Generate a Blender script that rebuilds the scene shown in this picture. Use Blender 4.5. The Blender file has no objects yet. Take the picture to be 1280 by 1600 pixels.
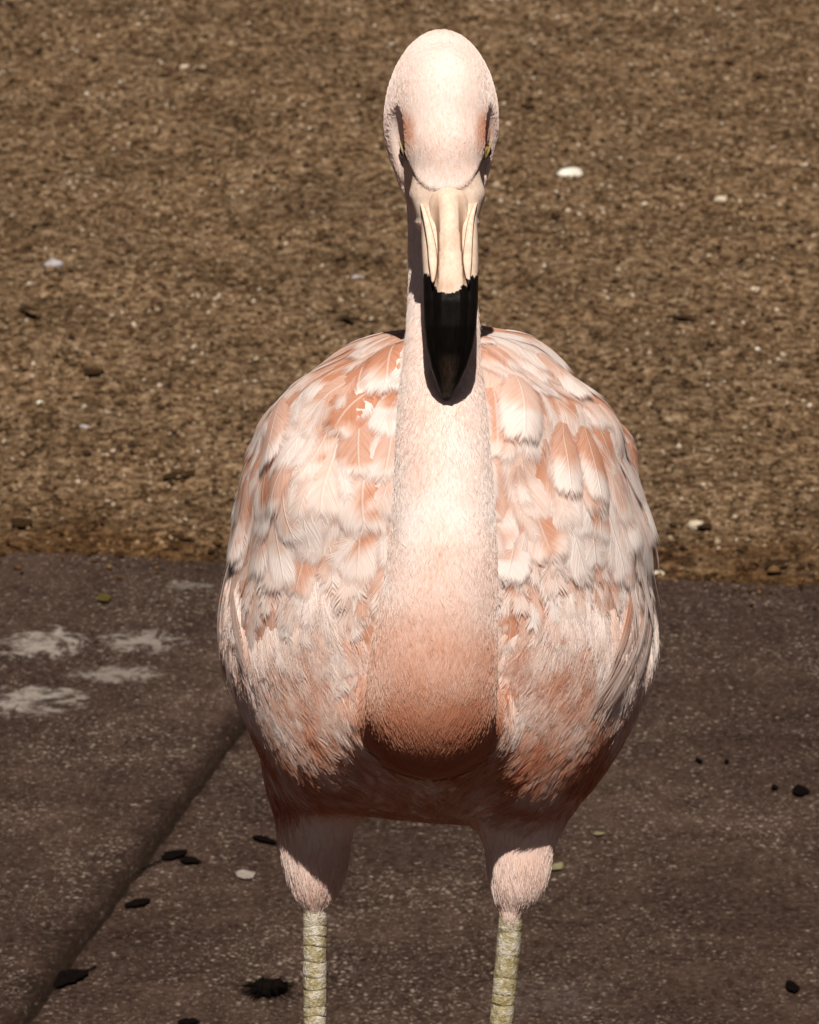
import bpy, bmesh, math, random
import numpy as np
from mathutils import Vector, Matrix, noise
from mathutils.bvhtree import BVHTree

# ------------------------------------------------------------------ camera, sky, sun
scene = bpy.context.scene
C = scene.collection
PITCH = math.radians(17.0)          # camera looks down on the bird
DIST = 3.6                          # metres from lens to the plane of the bird's chest
MPX = 0.41e-3                       # metres per photo pixel in that plane
ZT = 0.85                           # height of the point in the picture's middle
FWD = Vector((0, math.cos(PITCH), -math.sin(PITCH)))
UP = Vector((0, math.sin(PITCH), math.cos(PITCH)))
TGT = Vector((0, 0, ZT))
CAM = TGT - FWD * DIST

cam_d = bpy.data.cameras.new('camera'); cam = bpy.data.objects.new('camera', cam_d); C.objects.link(cam)
cam.location = CAM
cam.rotation_euler = (math.pi / 2 - PITCH, 0, 0)
cam_d.sensor_fit = 'VERTICAL'; cam_d.sensor_height = 24.0
cam_d.lens = 24.0 * DIST / (1600 * MPX)
cam_d.clip_start = 0.1; cam_d.clip_end = 500
cam_d.dof.use_dof = True; cam_d.dof.focus_distance = DIST - 0.10; cam_d.dof.aperture_fstop = 27
scene.camera = cam

SUN_EL, SUN_AZ = math.radians(57), math.radians(0.5)     # azimuth measured from straight behind the camera, + to the right
sdir = Vector((math.sin(SUN_AZ) * math.cos(SUN_EL), -math.cos(SUN_AZ) * math.cos(SUN_EL), math.sin(SUN_EL)))
world = bpy.data.worlds.new('World'); scene.world = world; world.use_nodes = True
wn = world.node_tree; wn.nodes.clear()
sky = wn.nodes.new('ShaderNodeTexSky'); sky.sky_type = 'NISHITA'; sky.sun_disc = False
sky.sun_elevation = SUN_EL; sky.sun_rotation = math.pi - SUN_AZ
sky.air_density = 0.06; sky.dust_density = 0.9; sky.ozone_density = 0.0
wb = wn.nodes.new('ShaderNodeBackground'); wb.inputs['Strength'].default_value = 0.05
wo = wn.nodes.new('ShaderNodeOutputWorld')
wn.links.new(sky.outputs[0], wb.inputs['Color']); wn.links.new(wb.outputs[0], wo.inputs['Surface'])
sun_d = bpy.data.lights.new('sun', 'SUN'); sun_d.energy = 5.0; sun_d.angle = math.radians(0.5); sun_d.color = (1.0, 0.93, 0.84)
sun = bpy.data.objects.new('sun', sun_d); C.objects.link(sun)
sun.rotation_euler = (-sdir).to_track_quat('-Z', 'Y').to_euler()
scene.view_settings.view_transform = 'Standard'; scene.view_settings.look = 'None'
scene.view_settings.exposure = 0.14; scene.view_settings.gamma = 1.0
scene.view_settings.use_curve_mapping = False
scene.render.engine = 'CYCLES'
scene.cycles.transparent_max_bounces = 16
scene.cycles_curves.shape = 'RIBBONS'

random.seed(7); rng = np.random.default_rng(7)

# ------------------------------------------------------------------ helpers
def tag(o, label=None, cat=None, group=None, kind=None):
    if label: o['label'] = label
    if cat: o['category'] = cat
    if group: o['group'] = group
    if kind: o['kind'] = kind
    return o

def link(name, me, mat=None, parent=None, smooth=True):
    if mat is not None:
        for m in (mat if isinstance(mat, (list, tuple)) else [mat]): me.materials.append(m)
    if smooth: me.shade_smooth()
    o = bpy.data.objects.new(name, me); C.objects.link(o)
    if parent is not None: o.parent = parent
    return o

def mesh_np(name, verts, faces):
    """faces: (n,k) int array, all with k corners"""
    me = bpy.data.meshes.new(name)
    verts = np.asarray(verts, np.float32); faces = np.asarray(faces, np.int32)
    n, k = faces.shape
    me.vertices.add(len(verts)); me.vertices.foreach_set('co', verts.ravel())
    me.loops.add(n * k); me.loops.foreach_set('vertex_index', faces.ravel())
    me.polygons.add(n); me.polygons.foreach_set('loop_start', np.arange(0, n * k, k, dtype=np.int32))
    me.update(calc_edges=True); me.validate()
    return me

def point_attr(me, name, vals):
    a = me.attributes.new(name, 'FLOAT', 'POINT'); a.data.foreach_set('value', np.asarray(vals, np.float32))

def cam2world(P):
    """camera-aligned bird frame (right, forward, up) -> world"""
    P = np.asarray(P, float)
    return np.stack([P[..., 0], P[..., 1] * FWD.y + P[..., 2] * UP.y, ZT + P[..., 1] * FWD.z + P[..., 2] * UP.z], -1)

def fr(px, py, w):
    """photo pixel at depth w (m behind the chest plane) -> bird frame"""
    k = MPX * (1 + w / DIST)
    return np.array([(px - 640) * k, w, (800 - py) * k])

def ground_at(px, py, z=0.0):
    d = FWD * DIST + Vector((1, 0, 0)) * (px - 640) * MPX + UP * (800 - py) * MPX
    t = (z - CAM.z) / d.z
    return CAM + d * t

def sst(x, a, b):
    t = np.clip((x - a) / (b - a), 0, 1); return t * t * (3 - 2 * t)

class NT:
    """tiny node helper"""
    def __init__(s, name):
        s.m = bpy.data.materials.new(name); s.m.use_nodes = True
        s.t = s.m.node_tree; s.t.nodes.clear()
        s.out = s.t.nodes.new('ShaderNodeOutputMaterial')
    def n(s, typ, **kw):
        nd = s.t.nodes.new('ShaderNode' + typ)
        for k, v in kw.items(): setattr(nd, k, v)
        return nd
    def l(s, a, b): s.t.links.new(a, b)
    def put(s, sock, v):
        if v is None: return
        if hasattr(v, 'is_linked'): s.l(v, sock)
        else: sock.default_value = v
    def math(s, op, a, b=None, c=None, clamp=False):
        nd = s.n('Math', operation=op, use_clamp=clamp)
        s.put(nd.inputs[0], a); s.put(nd.inputs[1], b); s.put(nd.inputs[2], c)
        return nd.outputs[0]
    def mapr(s, v, a, b, c=0.0, d=1.0, smooth=False):
        nd = s.n('MapRange'); nd.interpolation_type = 'SMOOTHSTEP' if smooth else 'LINEAR'
        s.put(nd.inputs[0], v)
        for i, x in enumerate((a, b, c, d)): s.put(nd.inputs[1 + i], x)
        return nd.outputs[0]
    def mix(s, f, a, b, blend='MIX'):
        nd = s.n('Mix', data_type='RGBA', blend_type=blend)
        s.put(nd.inputs[0], f); s.put(nd.inputs[6], a); s.put(nd.inputs[7], b)
        return nd.outputs[2]
    def noise(s, vec, scale, detail=2.0, rough=0.55, dist=0.0):
        nd = s.n('TexNoise'); s.put(nd.inputs['Vector'], vec)
        nd.inputs['Scale'].default_value = scale; nd.inputs['Detail'].default_value = detail
        nd.inputs['Roughness'].default_value = rough; nd.inputs['Distortion'].default_value = dist
        return nd.outputs[0]
    def voro(s, vec, scale, feature='F1', out=0):
        nd = s.n('TexVoronoi', feature=feature); s.put(nd.inputs['Vector'], vec); nd.inputs['Scale'].default_value = scale
        return nd.outputs[out]
    def ramp(s, f, stops, interp='LINEAR'):
        nd = s.n('ValToRGB'); cr = nd.color_ramp; cr.interpolation = interp
        while len(cr.elements) < len(stops): cr.elements.new(0.5)
        for e, (p, c) in zip(cr.elements, stops): e.position = p; e.color = (*c, 1)
        s.put(nd.inputs[0], f)
        return nd.outputs[0]
    def xyz(s, x, y, z):
        nd = s.n('CombineXYZ'); s.put(nd.inputs[0], x); s.put(nd.inputs[1], y); s.put(nd.inputs[2], z)
        return nd.outputs[0]
    def sep(s, v):
        nd = s.n('SeparateXYZ'); s.l(v, nd.inputs[0]); return nd.outputs
    def attr(s, name, out='Fac'):
        nd = s.n('Attribute', attribute_name=name); return nd.outputs[out]
    def bump(s, h, strength, dist, normal=None):
        nd = s.n('Bump'); s.put(nd.inputs['Height'], h)
        nd.inputs['Strength'].default_value = strength; nd.inputs['Distance'].default_value = dist
        if normal is not None: s.l(normal, nd.inputs['Normal'])
        return nd.outputs[0]
    def bsdf(s, color, rough=0.6, spec=0.3, normal=None, alpha=None, **kw):
        nd = s.n('BsdfPrincipled'); s.put(nd.inputs['Base Color'], color if hasattr(color, 'is_linked') else (*color, 1))
        s.put(nd.inputs['Roughness'], rough); s.put(nd.inputs['Specular IOR Level'], spec)
        if normal is not None: s.l(normal, nd.inputs['Normal'])
        if alpha is not None: s.put(nd.inputs['Alpha'], alpha)
        for k, v in kw.items(): s.put(nd.inputs[k], v)
        return nd.outputs[0]
    def done(s, sh):
        s.l(sh, s.out.inputs['Surface']); return s.m
    def pos(s): return s.n('NewGeometry').outputs['Position']

WHITE = (0.83, 0.735, 0.695); PALE = (0.74, 0.525, 0.44); SALM = (0.58, 0.27, 0.165); DEEP = (0.40, 0.115, 0.055)
PLUM = [(0.0, WHITE), (0.28, PALE), (0.6, SALM), (1.0, DEEP)]

# ------------------------------------------------------------------ lines of the setting
SAND_Z = -0.012
EA, EB = ground_at(0, 862), ground_at(1280, 915)           # far edge of the paving
edir = (EB - EA); edir.z = 0; edir.normalize(); enrm = Vector((-edir.y, edir.x, 0))   # enrm points away from camera
GA, GB = ground_at(32, 1600), ground_at(372, 1140)         # joint between the slabs
gdir = (GB - GA); gdir.z = 0; gdir.normalize(); gn = Vector((gdir.y, -gdir.x, 0))     # gn points to the right


# ------------------------------------------------------------------ materials of the setting
def mat_pavement():
    t = NT('worn_dark_concrete'); p = t.pos()
    big = t.noise(p, 3.2, 4, 0.6); mid = t.noise(p, 22, 5, 0.65); fine = t.noise(p, 150, 4, 0.75)
    base = t.ramp(t.math('ADD', t.math('MULTIPLY', big, 0.5), t.math('MULTIPLY', mid, 0.5)),
                  [(0.36, (0.0145, 0.0072, 0.0048)), (0.5, (0.036, 0.0203, 0.0145)), (0.64, (0.069, 0.0425, 0.032))])
    base = t.mix(t.mapr(fine, 0.42, 0.72, 0, 0.75), base, (0.084, 0.054, 0.041, 1))
    base = t.mix(t.mapr(fine, 0.50, 0.28, 0, 0.75), base, (0.011, 0.006, 0.004, 1))
    # pale aggregate worn clear of the surface
    v1 = t.voro(p, 130); sel = t.noise(p, 75, 3, 0.7); zone = t.noise(p, 5.0, 3, 0.6)
    fle = t.math('MULTIPLY', t.mapr(v1, 0.34, 0.18), t.mapr(t.math('ADD', sel, t.math('MULTIPLY', zone, 0.55)), 0.76, 0.9))
    v2 = t.voro(p, 260); sel2 = t.noise(p, 120, 2, 0.6)
    fle2 = t.math('MULTIPLY', t.mapr(v2, 0.4, 0.2), t.mapr(t.math('ADD', sel2, t.math('MULTIPLY', zone, 0.5)), 0.70, 0.84))
    f = t.math('MAXIMUM', fle, t.math('MULTIPLY', fle2, 0.6))
    col = t.mix(t.math('MULTIPLY', f, 0.85), base, (0.30, 0.235, 0.19, 1))
    # grime that has crept out of the joint
    jq = t.n('VectorMath', operation='SUBTRACT'); t.l(p, jq.inputs[0]); jq.inputs[1].default_value = GA
    jd = t.n('VectorMath', operation='DOT_PRODUCT'); t.l(jq.outputs[0], jd.inputs[0]); jd.inputs[1].default_value = gn
    jm = t.mapr(t.math('ADD', t.math('ABSOLUTE', t.math('ADD', jd.outputs['Value'], 0.006)), t.mapr(t.noise(p, 30, 4, 0.7), 0.25, 0.75, -0.022, 0.022)), 0.026, 0.004, 0, 0.7)
    col = t.mix(jm, col, (0.014, 0.0075, 0.005, 1))
    # old whitish splashes with edges of their own
    for (px, py, rx, ry, s) in ((75, 1005, 75, 26, 1.0), (175, 1050, 70, 16, 0.65), (215, 1000, 80, 22, 0.75), (55, 1095, 80, 28, 0.95),
                                (300, 912, 55, 9, 0.5), (880, 1560, 110, 40, 0.10)):
        g = ground_at(px, py); gx = ground_at(px + rx, py) - g; gy = ground_at(px, py - ry) - g
        q = t.n('VectorMath', operation='SUBTRACT'); t.l(p, q.inputs[0]); q.inputs[1].default_value = g
        X, Y, Z = t.sep(q.outputs[0])
        e = t.math('ADD', t.math('POWER', t.math('ABSOLUTE', t.math('DIVIDE', X, gx.x)), 2.0), t.math('POWER', t.math('ABSOLUTE', t.math('DIVIDE', Y, gy.y)), 2.0))
        nz = t.math('ADD', t.math('MULTIPLY', t.noise(p, 24, 8, 0.78, 1.2), 6.5), t.math('MULTIPLY', t.noise(p, 95, 3, 0.7), 1.8))
        mk = t.mapr(t.math('SUBTRACT', t.math('SUBTRACT', nz, 3.55), e), -0.1, 0.7, 0, s)
        col = t.mix(t.math('MULTIPLY', mk, 0.85), col, (0.30, 0.26, 0.23, 1))
    h = t.math('ADD', t.math('MULTIPLY', fine, 0.5), t.math('ADD', t.math('MULTIPLY', f, 0.4), t.math('MULTIPLY', mid, 0.8)))
    return t.done(t.bsdf(col, 0.9, 0.08, t.bump(h, 0.6, 0.004)))

def mat_joint():
    t = NT('dirt_in_joint'); p = t.pos()
    col = t.ramp(t.noise(p, 70, 4, 0.7), [(0.3, (0.004, 0.0025, 0.0018)), (0.7, (0.022, 0.012, 0.007))])
    return t.done(t.bsdf(col, 0.95, 0.1, t.bump(t.noise(p, 160, 3), 0.8, 0.004)))

def mat_sand():
    t = NT('coarse_brown_grit'); p = t.pos()
    a = t.noise(p, 62, 5, 0.75); b = t.noise(p, 6, 3, 0.6); c = t.noise(p, 200, 2, 0.6)
    mixv = t.math('ADD', t.math('MULTIPLY', a, 0.72), t.math('ADD', t.math('MULTIPLY', b, 0.12), t.math('MULTIPLY', c, 0.2)))
    col = t.ramp(mixv, [(0.40, (0.014, 0.007, 0.003)), (0.48, (0.082, 0.047, 0.022)), (0.56, (0.185, 0.116, 0.064)), (0.66, (0.36, 0.26, 0.165))])
    eq = t.n('VectorMath', operation='SUBTRACT'); t.l(p, eq.inputs[0]); eq.inputs[1].default_value = EA
    ed = t.n('VectorMath', operation='DOT_PRODUCT'); t.l(eq.outputs[0], ed.inputs[0]); ed.inputs[1].default_value = enrm
    blot = t.mapr(t.noise(p, 4.5, 4, 0.65), 0.36, 0.62, 0.80, 1.10)
    damp = t.mapr(t.math('ADD', ed.outputs['Value'], t.mapr(t.noise(p, 7, 3, 0.6), 0.2, 0.8, -0.20, 0.20)), 0.05, 0.30, 0.0, 1.0)
    col = t.mix(1.0, col, t.mix(damp, (0.50, 0.40, 0.28, 1), (1, 1, 1, 1)), 'MULTIPLY')
    bl = t.n('Mix', data_type='RGBA', blend_type='MULTIPLY'); bl.inputs[0].default_value = 1.0; t.l(col, bl.inputs[6])
    t.l(t.xyz(blot, blot, blot), bl.inputs[7]); col = bl.outputs[2]
    return t.done(t.bsdf(col, 0.92, 0.15, t.bump(t.math('ADD', a, t.math('MULTIPLY', c, 0.4)), 0.9, 0.006)))

def mat_grain():
    t = NT('grit_grains'); p = t.pos(); r = t.attr('rnd')
    col = t.ramp(r, [(0.0, (0.016, 0.008, 0.004)), (0.25, (0.076, 0.043, 0.021)), (0.55, (0.185, 0.115, 0.064)), (0.85, (0.34, 0.24, 0.150)), (1.0, (0.60, 0.50, 0.39))])
    col = t.mix(t.mapr(t.noise(p, 420, 2), 0.3, 0.7, 0, 0.45), col, (0.075, 0.044, 0.022, 1))
    eq = t.n('VectorMath', operation='SUBTRACT'); t.l(p, eq.inputs[0]); eq.inputs[1].default_value = EA
    ed = t.n('VectorMath', operation='DOT_PRODUCT'); t.l(eq.outputs[0], ed.inputs[0]); ed.inputs[1].default_value = enrm
    blot = t.mapr(t.noise(p, 4.5, 4, 0.65), 0.36, 0.62, 0.80, 1.10)
    damp = t.mapr(t.math('ADD', ed.outputs['Value'], t.mapr(t.noise(p, 7, 3, 0.6), 0.2, 0.8, -0.20, 0.20)), 0.05, 0.30, 0.0, 1.0)
    col = t.mix(1.0, col, t.mix(damp, (0.50, 0.40, 0.28, 1), (1, 1, 1, 1)), 'MULTIPLY')
    bl = t.n('Mix', data_type='RGBA', blend_type='MULTIPLY'); bl.inputs[0].default_value = 1.0; t.l(col, bl.inputs[6])
    t.l(t.xyz(blot, blot, blot), bl.inputs[7]); col = bl.outputs[2]
    return t.done(t.bsdf(col, 0.9, 0.1, t.bump(t.noise(p, 600, 2), 0.5, 0.002)))

def mat_plain(name, lo, hi, scale=120, rough=0.8, spec=0.25, bump=0.4):
    t = NT(name); p = t.pos(); nz = t.noise(p, scale, 4, 0.65)
    col = t.ramp(nz, [(0.3, lo), (0.7, hi)])
    return t.done(t.bsdf(col, rough, spec, t.bump(nz, bump, 0.002)))

# ------------------------------------------------------------------ ground
def axis(lo, hi, step, far_lo, far_hi, grow=1.35):
    c = list(np.arange(lo, hi + step / 2, step)); s = step; x = c[-1]
    while x < far_hi: s *= grow; x += s; c.append(x)
    s = step; x = c[0]
    while x > far_lo: s *= grow; x -= s; c.insert(0, x)
    return np.array(c)

def n3(P, scale, seed=0.0, octv=3):
    return np.array([noise.fractal((x * scale + seed, y * scale - seed, z * scale + 3.7 * seed), 1.0, 2.0, octv) for x, y, z in P])

def relief(P):
    a = n3(P, 30, 1.3, 3); b = n3(P, 3.1, 5.0, 2); c = n3(P, 15, 9.0, 2)
    return 0.0064 * a + 0.012 * b - 0.013 * np.clip(c - 0.30, 0, 1)          # grainy, gently rolling, pocked with small hollows

def build_sand():
    ys0 = EA.y - 0.3
    ax = axis(-1.15, 1.15, 0.011, -60, 60); ay = axis(ys0, ys0 + 3.9, 0.011, -40, 90)
    X, Y = np.meshgrid(ax, ay, indexing='ij'); nx, ny = X.shape
    P = np.stack([X.ravel(), Y.ravel(), np.zeros(X.size)], 1)
    near = (abs(P[:, 0]) < 1.3) & (P[:, 1] > ys0 - 0.1) & (P[:, 1] < ys0 + 4.1)
    h = np.zeros(len(P))
    h[near] = relief(P[near])
    d = (P[:, 0] - EA.x) * enrm.x + (P[:, 1] - EA.y) * enrm.y          # distance beyond the paving edge
    h = np.where(d < 0.02, -0.05, np.where(d < 0.10, np.minimum(h, 0.004) , h))
    P[:, 2] = SAND_Z + h
    i = np.arange(nx * ny).reshape(nx, ny)
    F = np.stack([i[:-1, :-1], i[1:, :-1], i[1:, 1:], i[:-1, 1:]], -1).reshape(-1, 4)
    o = link('sand', mesh_np('sand', P, F), mat_sand()); tag(o, kind='structure')
    return o
sand = build_sand()

def build_grains():
    n = 90000
    x = rng.uniform(-1.1, 1.1, n); y = rng.uniform(EA.y - 0.25, EA.y + 3.5, n)
    d = (x - EA.x) * enrm.x + (y - EA.y) * enrm.y
    halfw = (y - CAM.y) * 0.085 + 0.12
    ok = ((d > 0.006) | ((d > -0.16) & (rng.random(n) < 0.22 * np.exp(np.minimum(d, 0) / 0.035)))) & (abs(x) < halfw); x, y, d = x[ok], y[ok], d[ok]; n = len(x)
    r = 0.0016 + 0.0046 * rng.random(n) ** 2.2; big = rng.random(n) < 0.012; r[big] *= 1.8
    base = np.array([(1, 0, 0), (-1, 0, 0), (0, 1, 0), (0, -1, 0), (0, 0, 1), (0, 0, -1)], float)
    fc = np.array([(0, 2, 4), (2, 1, 4), (1, 3, 4), (3, 0, 4), (2, 0, 5), (1, 2, 5), (3, 1, 5), (0, 3, 5)])
    V = base[None] * rng.uniform(0.6, 1.25, (n, 6, 1)) + rng.normal(0, 0.16, (n, 6, 3))
    a = rng.uniform(0, 6.28, n); ca, sa = np.cos(a)[:, None], np.sin(a)[:, None]
    V = np.stack([V[..., 0] * ca - V[..., 1] * sa, V[..., 0] * sa + V[..., 1] * ca, V[..., 2] * 0.75], -1) * r[:, None, None]
    P0 = np.stack([x, y, np.zeros(n)], 1)
    z = SAND_Z + relief(P0) + r * rng.uniform(-0.1, 0.6, n)
    z = np.where(d < 0.012, 0.4 * r, z)
    V += np.stack([x, y, z], 1)[:, None, :]
    F = (fc[None] + (np.arange(n) * 6)[:, None, None]).reshape(-1, 3)
    me = mesh_np('grit', V.reshape(-1, 3), F)
    rv = np.clip(rng.beta(1.7, 1.9, n) + 0.22 * n3(P0, 18, 4.0, 2), 0, 1)
    point_attr(me, 'rnd', np.repeat(rv, 6))
    o = link('grit', me, mat_grain()); tag(o, 'loose coarse brown grit covering the ground beyond the paving', 'grit', kind='stuff')
build_grains()

PAV = mat_pavement()
def build_pavement():
    far = 14.0
    bed = bpy.data.meshes.new('pavement')
    a = EA - edir * far - enrm * 0.03; b = EA + edir * far - enrm * 0.03
    vs = [a, b, b - enrm * 20, a - enrm * 20]
    bm = bmesh.new(); bv = [bm.verts.new((v.x, v.y, -0.0135)) for v in vs]; bm.faces.new(bv[::-1]); bm.to_mesh(bed); bm.free()
    pav = link('pavement', bed, mat_joint(), smooth=False); tag(pav, kind='structure')
    if pav.data.polygons[0].normal.z < 0: pav.data.flip_normals()
    # where the joint meets the edge
    k = (EA - GA).dot(enrm) / gdir.dot(enrm); J = GA + gdir * k
    for s in (-1, 1):
        off = gn * (0.0060 * s)
        bm = bmesh.new()
        near_end = GA - gdir * 4.5
        # outline: along joint with a slightly worn, wavering arris, then the outer corners
        jl = []
        n = 420
        for i in range(n + 1):
            q = near_end.lerp(J, i / n)
            wv = noise.fractal((q.x * 17, q.y * 17, s * 3.0), 1, 2, 4) * 0.007
            jl.append(q + off + gn * (s * abs(wv)))
        oc1 = EA + edir * (s * far); oc2 = oc1 - enrm * 20
        el = []
        m = 260
        for i in range(1, m + 1):
            q = J.lerp(EA + edir * (s * 2.2), i / m)
            el.append(q + enrm * (0.009 * noise.fractal((q.x * 9, q.y * 9, 4.2), 1, 2, 4)))
        ring = jl + el + [oc1, oc2, near_end - enrm * 8]
        top = [bm.verts.new((v.x, v.y, 0)) for v in ring]
        f = bm.faces.new(top); f.normal_update()
        if f.normal.z < 0: f.normal_flip()
        for th, zz in ((0.004, -0.0115), (0.004, -0.0065), (0.005, -0.0028), (0.008, -0.0008)):
            ring_v = list(f.verts)
            bmesh.ops.inset_region(bm, faces=[f], thickness=th, depth=0.0)
            for v in ring_v: v.co.z = zz
        ex = bmesh.ops.extrude_edge_only(bm, edges=[e for e in bm.edges if e.is_boundary])
        for v in [g for g in ex['geom'] if isinstance(g, bmesh.types.BMVert)]: v.co.z = -0.06
        bmesh.ops.recalc_face_normals(bm, faces=bm.faces)
        me = bpy.data.meshes.new('slab'); bm.to_mesh(me); bm.free()
        o = link('slab', me, PAV, pav)
        for pl in me.polygons:
            if len(pl.vertices) > 20: pl.use_smooth = False
build_pavement()

# ------------------------------------------------------------------ flamingo: body as one continuous surface
SIL = [(337, 965), (345, 1035), (372, 1115), (402, 1185), (432, 1240), (470, 1268), (560, 1280), (640, 1289), (710, 1294), (780, 1298), (868, 1300),
       (912, 1258), (965, 1188), (1003, 1115), (1028, 1035), (1031, 980), (1020, 905), (1017, 830), (1006, 770), (982, 702), (946, 640),
       (893, 584), (845, 542), (770, 514), (690, 504), (632, 506), (590, 516), (540, 540), (490, 575), (450, 614), (402, 674), (375, 722), (365, 775), (362, 850), (344, 915)]
BC = (687, 905)
_ang = np.array([math.atan2(BC[1] - y, x - BC[0]) for x, y in SIL]); _rad = np.array([math.hypot(x - BC[0], y - BC[1]) for x, y in SIL])
_o = np.argsort(_ang); _ang, _rad = _ang[_o], _rad[_o]
_tab_a = np.linspace(-math.pi, math.pi, 721)
_tab_r = np.interp(_tab_a, np.concatenate([_ang - 2 * math.pi, _ang, _ang + 2 * math.pi]), np.tile(_rad, 3))
_k = np.ones(19) / 19
_tab_r = np.convolve(np.concatenate([_tab_r[-41:-1], _tab_r, _tab_r[1:41]]), _k, 'same')[40:-40] - 11   # minus the feather layer
BW = 0.05
NECK = [  # px, py, w, radius px
    (672, 985, 0.00, 92), (672, 1050, -0.045, 97), (672, 1096, -0.070, 100), (673, 1104, -0.112, 101), (676, 1050, -0.130, 101), (684, 960, -0.140, 94),
    (691, 880, -0.144, 86.5), (693, 800, -0.142, 80.5), (692, 700, -0.139, 74), (690.5, 625, -0.130, 67), (691, 560, -0.111, 58.5), (692, 500, -0.092, 54.5),
    (691, 440, -0.078, 52), (690, 340, -0.066, 53), (690, 270, -0.070, 58), (689, 210, -0.086, 66)]
HS = -0.028                                             # how far the head is carried forward
THIGH = [[(492, 1215, 0.058, 68), (492, 1275, 0.058, 62), (493, 1320, 0.058, 55), (493, 1352, 0.058, 47), (493, 1378, 0.058, 37), (492, 1400, 0.058, 25), (492, 1416, 0.058, 17)],
         [(812, 1240, 0.018, 68), (812, 1300, 0.018, 58), (811, 1345, 0.018, 50), (808, 1376, 0.018, 41), (803, 1400, 0.018, 28), (799, 1420, 0.018, 18), (798, 1430, 0.018, 16)]]

def catmull(pts, step):
    P = [np.array(p, float) for p in pts]; P = [2 * P[0] - P[1]] + P + [2 * P[-1] - P[-2]]
    out = []
    for i in range(1, len(P) - 2):
        a, b, c, d = P[i - 1:i + 3]; n = max(2, int(np.linalg.norm((c - b)[:3]) / step))
        for t in np.arange(n) / n:
            out.append(0.5 * (2 * b + (c - a) * t + (2 * a - 5 * b + 4 * c - d) * t * t + (3 * b - a - 3 * c + d) * t ** 3))
    out.append(P[-2]); return np.array(out)

def rail(pts, step=0.003):
    L = []
    for px, py, w, r in pts: L.append((*fr(px, py, w), r * MPX * (1 + w / DIST)))
    return catmull(L, step)

def smin(a, b, k):
    h = np.maximum(k - np.abs(a - b), 0) / k
    return np.minimum(a, b) - h * h * k * 0.25

ax_a = np.concatenate([np.arange(-0.142, -0.024, 0.0028), np.arange(-0.024, 0.066, 0.0014), np.arange(0.066, 0.182, 0.0028)])
ax_w = np.concatenate([np.arange(-0.225, -0.175, 0.002), np.arange(-0.175, -0.05, 0.0016), np.arange(-0.05, -0.02, 0.0022), np.arange(-0.02, 0.14, 0.003), np.arange(0.14, 0.52, 0.006)])
ax_b = np.concatenate([np.arange(-0.275, 0.175, 0.0026), np.arange(0.175, 0.32, 0.0015)])

def block(lo, hi):
    return tuple(slice(max(0, np.searchsorted(ax, l) - 1), np.searchsorted(ax, h) + 1) for ax, l, h in zip((ax_a, ax_w, ax_b), lo, hi))
def coords(s):
    return ax_a[s[0]][:, None, None].astype(np.float32), ax_w[s[1]][None, :, None].astype(np.float32), ax_b[s[2]][None, None, :].astype(np.float32)

def spheres(F, R, k=None):
    for x, w, b, r in R:
        m = r + 0.03; s = block((x - m, w - m, b - m), (x + m, w + m, b + m)); A, W, B = coords(s)
        d = np.sqrt((A - x) ** 2 + (W - w) ** 2 + (B - b) ** 2) - r
        F[s] = np.minimum(F[s], d)

def ell(F, px, py, w, rx, rw, rz, k, mode='add', tilt=0.0):
    c = fr(px, py, w + HS); rx *= MPX; rz *= MPX
    m = max(rx, rw, rz) + 0.02; s = block(c - m, c + m); A, W, B = coords(s)
    a, ww, b = A - c[0], W - c[1], B - c[2]
    if tilt: ww, b = ww * math.cos(tilt) + b * math.sin(tilt), -ww * math.sin(tilt) + b * math.cos(tilt)
    q = np.sqrt((a / rx) ** 2 + (ww / rw) ** 2 + (b / rz) ** 2)
    g = np.sqrt((a / rx ** 2) ** 2 + (ww / rw ** 2) ** 2 + (b / rz ** 2) ** 2) + 1e-6
    d = q * (q - 1) / g
    if mode == 'add': F[s] = smin(F[s], d, k)
    else: F[s] = -smin(-F[s], d, k)

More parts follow.
